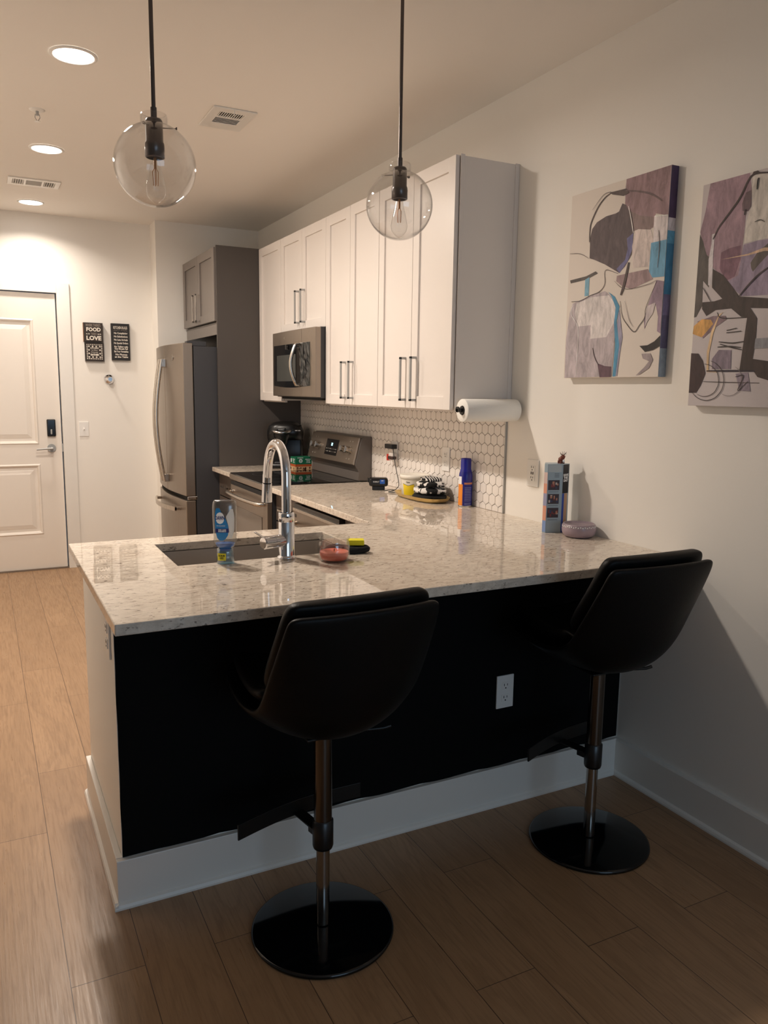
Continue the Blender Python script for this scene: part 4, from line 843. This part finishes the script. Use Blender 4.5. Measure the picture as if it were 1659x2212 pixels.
# adapter, cord and plug-in air freshener in the tile outlet
o = MB().box(-.058,-.0215,2.105,2.195,1.142,1.168,0,.003).build('power_adapter', M_BLACKPL, None, (-.04,2.15,1.142)); tag(o, 'black power adapter plugged into the outlet in the tiles', 'adapter')
MB().box(-.022,-.0155,2.146,2.148,1.150,1.160).box(-.022,-.0155,2.158,2.160,1.150,1.160).build('prongs', M_CHROME, o)
cp_ = curve([(-.045,2.112,1.146),(-.046,2.095,1.10),(-.050,2.06,1.03),(-.055,2.015,.955),(-.075,1.99,.935),(-.12,1.955,.922),(-.165,1.93,.921),(-.16,1.90,.921),(-.12,1.905,.922),(-.10,1.935,.924),(-.13,1.965,.926),(-.17,1.97,.921)], 8)
MB().tube(cp_, .0022, 8).build('cord', M_BLACKPL, o)
t = thing('air_freshener', (-.03,2.135,1.07), 'small red and clear plug-in air freshener under the black adapter', 'air freshener')
MB().box(-.050,-.0155,2.108,2.162,1.076,1.118,0,.006).build('warmer', mat('fresh_clear', (214,206,200), .25), t)
MB().box(-.058,-.028,2.160,2.168,1.072,1.110,0,.003).build('red_side', mat('fresh_red', (214,56,38), .35), t)
MB().box(-.060,-.030,2.092,2.150,1.082,1.100,0,.005).build('brown_refill', mat('fresh_brown', (60,38,34), .3), t)
# paper towels under the cabinet end
t = thing('paper_towel_holder', (-.15,1.048,1.392), 'black wall-mounted rod holder fixed to the end of the white cabinet', 'holder')
pc = Vector((0,.994,1.3945))
MB().cyl((-.325,pc.y,pc.z),(-.010,pc.y,pc.z),.0075,n=16).cyl((-.302,pc.y,pc.z),(-.299,pc.y,pc.z),.0185,n=28).cyl((-.325,pc.y,pc.z+.004),(-.318,pc.y,pc.z+.004),.0125,n=24).cyl((-.32,pc.y,pc.z+.004),(-.30,pc.y,pc.z+.002),.008,n=16).box(-.008,-.001,pc.y-.012,1.04,pc.z-.012,pc.z+.012,0,.002).build('rod', M_BLACKPL, t)
t = thing('paper_towel_roll', (-.155,.994,1.345), 'white paper towel roll hanging below the end of the white cabinet', 'paper towel')
b = MB().lathe((0,pc.y,pc.z), [(.0205,-.298),(.048,-.298),(.0495,-.296),(.0495,-.020),(.048,-.018),(.0205,-.018)], 64, 'X'); b.build('paper', mat('paper_white', (238,236,230), .9, bump=.5, bscale=130), t)
MB().lathe((0,pc.y,pc.z), [(.0205,-.2975),(.0195,-.2975),(.0195,-.0185),(.0205,-.0185)], 32, 'X').build('cardboard_core', mat('core_dark', (60,46,38), .8), t)
# ------------------------------------------------------------------ coffee maker and pod box on the far counter
kx, ky = -.195, 3.505; kr = R(-24)
t = thing('coffee_maker', (0,0,CT), 'black single-serve coffee maker in the far corner of the counter', 'coffee maker')
b = MB().box(-.125,.125,-.02,.115,CT,CT+.215,0,.02,3).box(-.125,.125,-.135,.02,CT,CT+.035,0,.012).build('body', M_BLACKPL, t)
MB().box(-.07,.07,-.13,-.03,CT+.035,CT+.045,0,.004).build('drip_tray', M_DARKGRAY, t)
hp = [(.128,.085,.200),(.130,.110,.235),(.130,.113,.262),(.118,.105,.295),(.090,.095,.318),(.050,.055,.328),(.001,.001,.330)]
vs, fs = se_prof((0,.005,CT), [(.001,.001,.200)]+hp, e=3); hd = MB().add(vs, fs, 0, True).build('brew_head', M_BLACKPL, t)
MB().lathe((-.02,-.075,CT), [(.030,.150),(.034,.155),(.052,.215),(.062,.235),(.062,.245)], 32).build('pod_funnel', M_BLACKPL, t)
MB().tube([(-.02+.068*math.cos(R(a)),-.088+.062*math.sin(R(a)),CT+.255+.012*abs(math.cos(R(a)))) for a in range(175,366,10)], .0095, 12).build('handle', mat('handle_silver', (190,188,188), .22, 1), t)
MB().box(-.055,.015,-.150,-.120,CT+.262,CT+.290,0,.008).build('handle_plate', M_BLACKPL, t)
q = MB(); text(q, 'KEURIG', .011, (-.02,-.1508,CT+.277), (1,0,0), (0,0,1), bold=.0002); q.build('brand_lettering', M_NICKEL, t)
MB().box(.075,.120,-.06,.06,CT+.30,CT+.306,0,.002).build('button_panel', M_BLACKGLASS, t)
q = MB()
for k in range(2): q.box(.078+.022*k,.094+.022*k,-.129,-.125,CT+.268,CT+.274)
q.build('buttons', M_NICKEL, t)
t.location = (kx,ky,CT); t.rotation_euler.z = kr
t = thing('coffee_pod_box', (-.155,3.295,CT), 'green and brown coffee pod box on the far counter beside the stove top', 'box')
b0, b1, c0_, c1_ = -.218, -.098, 3.236, 3.336
car = MB().box(b0,b1,c0_,c1_,CT,CT+.092,0,.0008).build('carton', mat('carton_green', (18,104,72), .4), t)
def bf(mb, x0, x1, z0, z1, off=.0006): mb.add([(x0,c0_-off,CT+z0),(x1,c0_-off,CT+z0),(x1,c0_-off,CT+z1),(x0,c0_-off,CT+z1)], [(0,1,2,3)])
def sf(mb, y0_, y1_, z0, z1, off=.0006): mb.add([(b0-off,y1_,CT+z0),(b0-off,y0_,CT+z0),(b0-off,y0_,CT+z1),(b0-off,y1_,CT+z1)], [(0,1,2,3)])
q = MB(); bf(q,b0,b1,.026,.042); sf(q,c0_,c1_,.026,.042); q.build('rust_band', mat('rust', (176,82,40), .4), car, fix=False)
q = MB(); bf(q,b0,b1,0,.026); sf(q,c0_,c1_,0,.026); q.build('brown_picture_band', mat('cream_brown', (196,164,126), .45), car, fix=False)
q = MB(); random.seed(5)
for k in range(9): x = b0+.006+random.random()*.10; bf(q, x, x+.010, .003+random.random()*.008, .014+random.random()*.010, .0009)
for k in range(5): y = c0_+.006+random.random()*.09; sf(q, y, y+.012, .003, .018, .0009)
q.build('coffee_cup_prints', mat('coffee_brown', (92,58,36), .4), car, fix=False)
q = MB(); q.cyl((b0+.038,c0_-.0005,CT+.066),(b0+.038,c0_-.001,CT+.066),.0135,n=28); q.cyl((b0-.0005,c0_+.085,CT+.066),(b0-.001,c0_+.085,CT+.066),.0135,n=28); em = q.build('round_emblem', M_WHITE, car)
q = MB()
for ccx in (0,):
    q.obox((b0+.038,c0_-.0012,CT+.070), (1,0,0), (0,1,0), (0,0,1), .0035,.0002,.0045); q.obox((b0+.038,c0_-.0012,CT+.060), (1,0,0), (0,1,0), (0,0,1), .006,.0002,.0025)
    q.obox((b0+.038-.008,c0_-.0012,CT+.066), (1,0,0), (0,1,0), (0,0,1), .0012,.0002,.006); q.obox((b0+.038+.008,c0_-.0012,CT+.066), (1,0,0), (0,1,0), (0,0,1), .0012,.0002,.006)
    q.obox((b0-.0012,c0_+.085,CT+.066), (0,1,0), (1,0,0), (0,0,1), .0035,.0002,.008)
q.build('emblem_marks', mat('carton_green', (18,104,72), .4), em)
q = MB()
text(q, 'STARBUCKS', .008, (b0+.035,c0_-.001,CT+.087), (1,0,0), (0,0,1), bold=.0002)
for k, w_ in enumerate(('BREAKFAST','BLEND','10 CUPS')): text(q, w_, .0085, (b1-.026,c0_-.001,CT+.076-.011*k), (1,0,0), (0,0,1), bold=.0002); text(q, w_, .0085, (b0-.001,c0_+.035,CT+.076-.011*k), (0,-1,0), (0,0,1), bold=.0002)
q.build('carton_lettering', M_WHITE, car)
# ------------------------------------------------------------------ signs and bell on the entry wall
def sign(x0, x1, z0, z1, label, mc, build, dep=.030):
    y = YD-dep; t = thing('wall_sign', ((x0+x1)/2,YD,z0), label, 'sign'); 
    o = MB().box(x0,x1,y,YD-.0005,z0,z1,0,.0015).build('board', mc, t); build(o, y-.0006, (x0+x1)/2, (z0+z1)/2); return t
M_SBROWN = mat('sign_brown', (44,33,28), .6); M_SDARK = mat('sign_black', (30,29,30), .6); M_SEDGE = mat('sign_wood', (150,104,68), .6); M_SW = mat('sign_white', (226,218,206), .6); M_SG = mat('sign_gray', (150,138,128), .6)
X1, UP = (1,0,0), (0,0,1)
def ln(o, s, size, c, bold, w, m=None): text(MB_ := MB(), s, size, c, X1, UP, bold=bold, width=w); return MB_.build('lettering', m or M_SW, o)
def sb1(o, y, cx, cz):
    ln(o, 'FOOD', .040, (cx+.002,y,cz+.020), .0016, .108); ln(o, 'LOVE', .044, (cx+.002,y,cz-.047), .0018, .112)
    ln(o, "WHERE THERE'S", .030, (cx,y,cz+.053), .0004, .112, M_SG); ln(o, "THERE'S", .024, (cx+.004,y,cz-.014), .0002, .042, M_SG)
    q = MB()
    for sg in (-1,1): q.obox((cx+.002+sg*.043,y,cz-.014), X1, (0,1,0), UP, .013,.0003,.0035).obox((cx+.002+sg*.043,y,cz-.014), (.9,0,.4), (0,1,0), (-.4,0,.9), .009,.0003,.003)
    q.build('leaf_marks', M_SW, o)
sign(-1.389,-1.243,1.828,1.976, "small brown square sign reading where there's food there's love, above another", M_SBROWN, sb1, .042)
MB().box(-1.3895,-1.3885,YD-.040,YD-.001,1.829,1.975).build('wood_edge', M_SEDGE, bpy.data.objects['wall_sign'])
def sb2(o, y, cx, cz):
    q = MB(); n_ = 9; s_ = .1245/n_
    for i in range(n_):
        for j in range(n_):
            ring = min(i, j, n_-1-i, n_-1-j)
            if ring > 1: continue
            if ring == 0 or (i+j) % 2 == 0: q.obox((cx-.0622+s_*(i+.5),y,cz-.0622+s_*(j+.5)), X1, (0,1,0), UP, s_*(.28 if ring == 0 else .38),.0003,s_*(.28 if ring == 0 else .38))
    q.build('gingham_border', M_SW, o)
    ln(o, 'KITCHENS', .015, (cx,y,cz+.028), .0004, .062); ln(o, 'Are Where', .012, (cx,y,cz+.012), 0, .046); ln(o, 'Friends', .013, (cx,y,cz-.004), 0, .05); ln(o, 'GATHER', .019, (cx,y,cz-.024), .0012, .066)
sign(-1.382,-1.239,1.676,1.824, 'small dark square sign with a white gingham border, below the food sign', M_SBROWN, sb2)
def sb3(o, y, cx, cz):
    ln(o, 'KITCHEN RULES', .030, (cx,y,cz+.112), .0004, .108)
    for k, (s_, w_) in enumerate((('No Complaining',.104),('No Substitutions',.106),('No Late Arrivals',.106),('No Special Orders',.110))): ln(o, s_, .020, (cx+.002,y,cz+.069-.0262*k), .0006, w_)
    for s_, w_, z_ in (('No Talking with',.106,-.040),('Our Mouth Full',.102,-.057),('Eat Your Vegetables',.110,-.078),('No Phones',.092,-.102),('at the Table',.104,-.121)): ln(o, s_, .019, (cx+.002,y,cz+z_+.002), .0007, w_)
    q = MB()
    for sg in (-1,1): q.tube([(cx+sg*.004,y,cz+.092),(cx+sg*.018,y,cz+.097),(cx+sg*.032,y,cz+.089),(cx+sg*.044,y,cz+.094),(cx+sg*.052,y,cz+.088)], .0011, 6)
    q.build('scroll_ornament', M_SG, o)
sign(-1.178,-1.036,1.688,1.980, 'tall black sign listing kitchen rules in white lettering', M_SDARK, sb3)
t = thing('wall_bell', (-1.205,YD,1.535), 'small round chrome bell or alarm on the entry wall under the signs', 'wall bell')
b = MB(); n_ = 40
for (r0, h0), (r1, h1) in zip([(.040,0),(.040,.004),(.036,.012),(.026,.022),(.014,.028),(.0002,.029)], [(.040,.004),(.036,.012),(.026,.022),(.014,.028),(.0002,.029),(.0001,.029)]):
    b.add([(-1.205+r*math.cos(2*math.pi*i/n_), YD-h, 1.535+r*math.sin(2*math.pi*i/n_)) for r, h in ((r0,h0),(r1,h1)) for i in range(n_)], [(i,(i+1)%n_,(i+1)%n_+n_,i+n_) for i in range(n_)], 0, True)
b.build('dome', M_CHROME, t)
MB().cyl((-1.205,YD-.026,1.535),(-1.205,YD-.075,1.535),.006,n=16).cyl((-1.205,YD-.070,1.535),(-1.205,YD-.078,1.535),.020,.016,n=24).build('knob', M_CHROME, t)
# ------------------------------------------------------------------ canvas prints on the right wall
P1=[((206,196,190),[(0.293,0.699),(0.496,0.703),(0.497,0.54),(0.445,0.557),(0.437,0.507),(0.348,0.513),(0.334,0.522),(0.317,0.573),(0.293,0.619),(0.287,0.657)]),((148,120,124),[(0.294,0.699),(0.496,0.703),(0.497,0.54),(0.445,0.557),(0.437,0.511),(0.34,0.528),(0.317,0.573),(0.293,0.619)]),((134,116,114),[(0.301,0.599),(0.369,0.564),(0.44,0.546),(0.436,0.516),(0.425,0.507),(0.367,0.518),(0.341,0.514)]),((92,80,82),[(0.117,0.526),(0.126,0.559),(0.15,0.579),(0.199,0.592),(0.248,0.593),(0.265,0.597),(0.28,0.622),(0.3,0.613),(0.331,0.566),(0.345,0.509),(0.342,0.435),(0.312,0.398),(0.283,0.378),(0.206,0.418),(0.146,0.443),(0.119,0.452)]),((112,110,150),[(0.313,0.495),(0.343,0.509),(0.343,0.454),(0.324,0.415),(0.286,0.377),(0.268,0.394),(0.31,0.421),(0.32,0.457)]),((212,198,192),[(0.352,0.51),(0.374,0.516),(0.428,0.505),(0.44,0.475),(0.432,0.382),(0.352,0.387),(0.341,0.463)]),((210,200,200),[(0.439,0.549),(0.495,0.543),(0.495,0.46),(0.441,0.461)]),((105,158,188),[(0.432,0.461),(0.498,0.462),(0.5,0.34),(0.43,0.343)]),((160,136,138),[(0.273,0.369),(0.321,0.371),(0.424,0.374),(0.452,0.337),(0.39,0.323),(0.352,0.313),(0.304,0.328),(0.271,0.35)]),((88,82,78),[(0.012,0.382),(0.106,0.387),(0.157,0.399),(0.171,0.39),(0.107,0.374),(0.017,0.37)]),((120,165,185),[(0.101,0.375),(0.125,0.382),(0.125,0.312),(0.102,0.312)]),((180,168,172),[(0.035,0.29),(0.134,0.311),(0.214,0.32),(0.259,0.294),(0.279,0.254),(0.281,0.186),(0.279,0.089),(0.275,0.004),(0.007,-0.003),(0.005,0.151),(0.02,0.255)]),((214,206,204),[(0.059,0.288),(0.142,0.305),(0.237,0.303),(0.273,0.269),(0.276,0.206),(0.235,0.15),(0.147,0.148),(0.147,0.2),(0.074,0.199),(0.05,0.252)]),((80,142,176),[(0.232,0.316),(0.269,0.294),(0.296,0.257),(0.285,0.205),(0.306,0.122),(0.303,0.054),(0.296,0.004),(0.28,0.003),(0.284,0.123),(0.272,0.201),(0.277,0.254),(0.25,0.3)]),((150,146,166),[(0.296,0.248),(0.32,0.145),(0.312,0.088),(0.304,0.006),(0.296,0.005),(0.306,0.117),(0.288,0.195)]),((98,74,84),[(0.195,0.054),(0.236,0.043),(0.272,0.04),(0.273,0.002),(0.211,0.001)]),((150,130,146),[(0.468,0.332),(0.501,0.324),(0.522,0.26),(0.523,0.148),(0.486,0.157),(0.487,0.205),(0.472,0.251),(0.455,0.23),(0.426,0.168),(0.421,0.205),(0.45,0.285)]),((198,186,186),[(0.429,0.246),(0.471,0.256),(0.462,0.22),(0.439,0.194),(0.428,0.177)]),((44,40,38),[(0.408,0.11),(0.446,0.111),(0.477,0.123),(0.502,0.142),(0.525,0.144),(0.527,0.105),(0.473,0.093),(0.436,0.088)]),((158,146,148),[(0.42,0.082),(0.462,0.082),(0.476,0.059),(0.46,0.031),(0.417,0.009),(0.398,0.006),(0.44,0.036),(0.458,0.055),(0.428,0.065)]),((90,78,75),[(0.212,0.673),(0.295,0.67),(0.312,0.652),(0.284,0.647),(0.228,0.663)])]
S1=[((88,76,74),0.006,[(0.115,0.512),(0.114,0.551),(0.12,0.584),(0.153,0.632),(0.187,0.659),(0.221,0.671)]),((110,92,92),0.006,[(0.296,0.663),(0.362,0.646),(0.421,0.625),(0.472,0.593)]),((80,70,68),0.003,[(0.298,0.276),(0.313,0.222),(0.343,0.187),(0.378,0.161),(0.402,0.183),(0.425,0.209),(0.429,0.246),(0.471,0.328)]),((90,80,78),0.003,[(0.027,0.298),(0.082,0.297),(0.134,0.311),(0.185,0.321),(0.212,0.347),(0.212,0.396),(0.28,0.376)]),((232,226,222),0.003,[(0.039,0.289),(0.03,0.249),(0.074,0.194),(0.078,0.096),(0.077,0.007)]),((100,90,88),0.002,[(0.005,0.485),(0.068,0.475),(0.116,0.452)]),((150,140,138),0.002,[(0.322,0.274),(0.347,0.21),(0.37,0.18)]),((70,55,60),0.004,[(0.165,0.113),(0.179,0.077),(0.203,0.046)]),((100,90,88),0.003,[(0.465,0.498),(0.473,0.444),(0.47,0.373)]),((225,220,215),0.005,[(0.443,0.548),(0.497,0.541)]),((225,218,216),0.004,[(0.314,0.606),(0.331,0.557),(0.345,0.509)]),((78,66,64),0.012,[(0.3,0.297),(0.316,0.341),(0.331,0.409)]),((90,80,80),0.002,[(0.124,0.628),(0.179,0.67),(0.22,0.675)]),((110,95,95),0.002,[(0.264,0.351),(0.297,0.326),(0.339,0.315),(0.428,0.321),(0.468,0.33)])]
P2=[((158,131,141),[(0.028,0.699),(0.174,0.699),(0.185,0.653),(0.171,0.59),(0.17,0.517),(0.168,0.494),(0.165,0.356),(0.124,0.391),(0.064,0.437),(0.051,0.529),(0.045,0.474),(0.033,0.483),(0.01,0.532),(0.001,0.558),(0.016,0.619)]),((92,85,81),[(-0.003,0.552),(0.015,0.528),(0.033,0.483),(0.045,0.474),(0.052,0.378),(0.027,0.402),(0.03,0.323),(0.01,0.289),(-0.001,0.288),(-0.003,0.427)]),((128,95,108),[(0.09,0.482),(0.123,0.491),(0.162,0.493),(0.164,0.451),(0.148,0.402),(0.116,0.392),(0.088,0.434)]),((206,199,190),[(0.181,0.689),(0.208,0.696),(0.236,0.691),(0.262,0.687),(0.28,0.499),(0.255,0.5),(0.17,0.497),(0.176,0.563),(0.191,0.609)]),((113,94,99),[(0.158,0.595),(0.154,0.616),(0.165,0.647),(0.185,0.651),(0.188,0.603),(0.179,0.59)]),((150,135,154),[(0.172,0.493),(0.22,0.498),(0.281,0.496),(0.297,0.333),(0.179,0.339),(0.12,0.388),(0.161,0.404)]),((98,88,83),[(0.202,0.436),(0.223,0.463),(0.257,0.484),(0.281,0.493),(0.284,0.46),(0.26,0.451),(0.231,0.426),(0.213,0.408),(0.206,0.419)]),((215,182,152),[(0.092,0.46),(0.191,0.464),(0.245,0.474),(0.284,0.469),(0.285,0.459),(0.246,0.464),(0.192,0.459)]),((70,60,56),[(0.059,0.437),(0.105,0.411),(0.143,0.372),(0.171,0.339),(0.22,0.332),(0.299,0.32),(0.301,0.292),(0.215,0.301),(0.242,0.268),(0.243,0.201),(0.238,0.147),(0.291,0.139),(0.317,0.137),(0.323,0.08),(0.297,0.082),(0.26,0.092),(0.246,0.108),(0.193,0.109),(0.199,0.183),(0.206,0.274),(0.185,0.276),(0.168,0.288),(0.145,0.305),(0.085,0.305),(0.051,0.289),(0.031,0.313),(0.031,0.334),(0.078,0.333),(0.108,0.338),(0.065,0.377)]),((214,207,209),[(0.049,0.543),(0.06,0.545),(0.06,0.479),(0.064,0.384),(0.049,0.386),(0.043,0.467),(0.05,0.515)]),((140,118,125),[(0.016,0.274),(0.078,0.287),(0.126,0.284),(0.131,0.273),(0.09,0.251),(0.044,0.218)]),((214,163,94),[(-0.001,0.235),(0.003,0.26),(0.034,0.28),(0.07,0.276),(0.08,0.262),(0.06,0.242),(0.039,0.222)]),((134,121,134),[(0.086,0.151),(0.11,0.179),(0.158,0.176),(0.161,0.118),(0.089,0.119)]),((150,138,150),[(0.181,0.103),(0.226,0.106),(0.24,0.048),(0.199,0.051)]),((226,192,150),[(0.118,0.298),(0.1,0.282),(0.083,0.23),(0.073,0.17),(0.076,0.116),(0.108,0.113),(0.108,0.108),(0.068,0.11),(0.064,0.174),(0.076,0.241),(0.1,0.289)]),((64,48,48),[(-0.0,0.172),(0.03,0.17),(0.051,0.145),(0.064,0.105),(0.049,0.068),(0.033,0.043),(0.002,0.042)]),((150,150,156),[(0.242,0.208),(0.31,0.208),(0.313,0.178),(0.241,0.178)])]
S2=[((70,60,58),0.007,[(0.055,0.527),(0.074,0.56),(0.093,0.58),(0.143,0.632),(0.17,0.679),(0.185,0.693),(0.208,0.694),(0.262,0.684)]),((60,50,48),0.003,[(0.092,0.297),(0.114,0.278),(0.206,0.273)]),((80,70,68),0.0025,[(0.057,0.079),(0.163,0.076),(0.269,0.074)]),((50,44,55),0.006,[(0.068,0.113),(0.16,0.112),(0.25,0.11)]),((60,52,50),0.004,[(0.108,0.204),(0.16,0.198),(0.201,0.201)]),((60,52,50),0.004,[(0.113,0.197),(0.161,0.184),(0.197,0.176)]),((60,52,50),0.004,[(0.105,0.188),(0.152,0.188),(0.194,0.183)]),((60,52,50),0.003,[(0.135,0.238),(0.172,0.243)]),((60,52,50),0.003,[(0.135,0.231),(0.19,0.233)]),((70,60,58),0.0025,[(0.039,0.037),(0.054,0.032),(0.068,0.031),(0.083,0.033),(0.096,0.038),(0.107,0.046),(0.114,0.057),(0.119,0.069),(0.119,0.083),(0.116,0.096),(0.11,0.109),(0.1,0.119),(0.087,0.128),(0.073,0.133),(0.059,0.136)]),((70,60,58),0.0025,[(0.011,0.05),(0.024,0.037),(0.04,0.026),(0.058,0.02),(0.076,0.018),(0.094,0.021),(0.11,0.027),(0.123,0.038),(0.133,0.051),(0.138,0.066),(0.139,0.083),(0.135,0.099),(0.127,0.115),(0.115,0.128),(0.1,0.138),(0.083,0.145)]),((130,120,120),0.002,[(0.136,0.04),(0.149,0.035),(0.163,0.034),(0.176,0.036),(0.187,0.041),(0.197,0.048),(0.204,0.058),(0.208,0.07),(0.208,0.082),(0.205,0.095),(0.199,0.106),(0.19,0.116),(0.179,0.124)]),((70,60,62),0.006,[(0.171,0.339),(0.201,0.369),(0.234,0.396),(0.266,0.414)]),((60,50,50),0.003,[(0.029,0.381),(0.05,0.354),(0.065,0.333)]),((50,45,45),0.006,[(0.205,0.648),(0.206,0.674),(0.209,0.68)]),((50,45,45),0.005,[(0.168,0.581),(0.17,0.597)]),((90,85,80),0.003,[(0.206,0.554),(0.225,0.557),(0.242,0.548)]),((70,60,60),0.003,[(0.182,0.093),(0.211,0.096),(0.195,0.051),(0.229,0.079)])]

def canvas(y0, z0, w, h, layers, strokes, label, bgc, edge):
    """y0 = far edge; the picture's left edge is the far one"""
    t = thing('canvas_print', (0,y0-w/2,z0), label, 'painting', 'abstract canvas prints'); D = .035
    MB().box(-D,-.0005,y0-w,y0,z0,z0+h,0,.0012).build('stretched_canvas', mat('canvas_base_'+str(len(layers)), bgc, .7, bump=.3, bscale=900), t)
    b = MB(); ms = []; keys = {}
    def mi(c):
        c = tuple(min(255, int(v*PK)) for v in c)
        if c not in keys: keys[c] = len(ms); ms.append(paint(c))
        return keys[c]
    def clamp(p): return [(w-.0005 if a > w-.014 else min(max(a, .0005), w-.0005), h-.0005 if z > h-.006 else min(max(z, .0005), h-.0005)) for a, z in p]
    dep = D+.0003
    for c, p in layers:
        p = clamp(p); b.poly([(-dep, y0-a, z0+z) for a, z in p], mi(c)); dep += .00008
    for c, wd, p in strokes:
        q = [Vector((0, a, z)) for a, z in p]; q = curve([tuple(v) for v in q], 6) if len(q) > 2 else q; L_, R_ = [], []
        for i, v in enumerate(q):
            d = (q[min(i+1,len(q)-1)]-q[max(i-1,0)]).normalized(); n_ = Vector((0,-d.z,d.y)); k = wd/2*(.55+.45*math.sin(math.pi*(i+.5)/len(q))); L_.append(v+n_*k); R_.append(v-n_*k)
        for i in range(len(q)-1):
            P = clamp([(u.y,u.z) for u in (L_[i],L_[i+1],R_[i+1],R_[i])])
            if max(a for a,_ in P)-min(a for a,_ in P) < 1e-4 and max(z for _,z in P)-min(z for _,z in P) < 1e-4: continue
            b.poly([(-dep, y0-a, z0+z) for a, z in P], mi(c))
        dep += .00008
    for za, zb, c in edge:   # colour carried round the near side
        b.poly([(-D+.0005,y0-w-.0004,z0+za*h),(-.001,y0-w-.0004,z0+za*h),(-.001,y0-w-.0004,z0+zb*h),(-D+.0005,y0-w-.0004,z0+zb*h)], mi(c))
    b.build('painted_picture', ms, t, fix=False); return t
PK = 1.06
canvas(.652, 1.535, .503, .703, P1, S1, 'whole abstract canvas in mauve, gray and blue with a dark rounded shape, left of two', (226,216,206), ((.76,1,(70,52,80)),(.70,.76,(200,190,190)),(.64,.70,(90,150,180)),(.40,.64,(60,120,155)),(.30,.40,(110,100,130)),(.14,.30,(90,84,110)),(0,.14,(140,150,160))))
canvas(.0095, 1.439, .503, .703, P2, S2, 'abstract canvas with broad black strokes and an orange patch, cut off by the right edge', (208,199,199), ((0,1,(150,135,140)),))
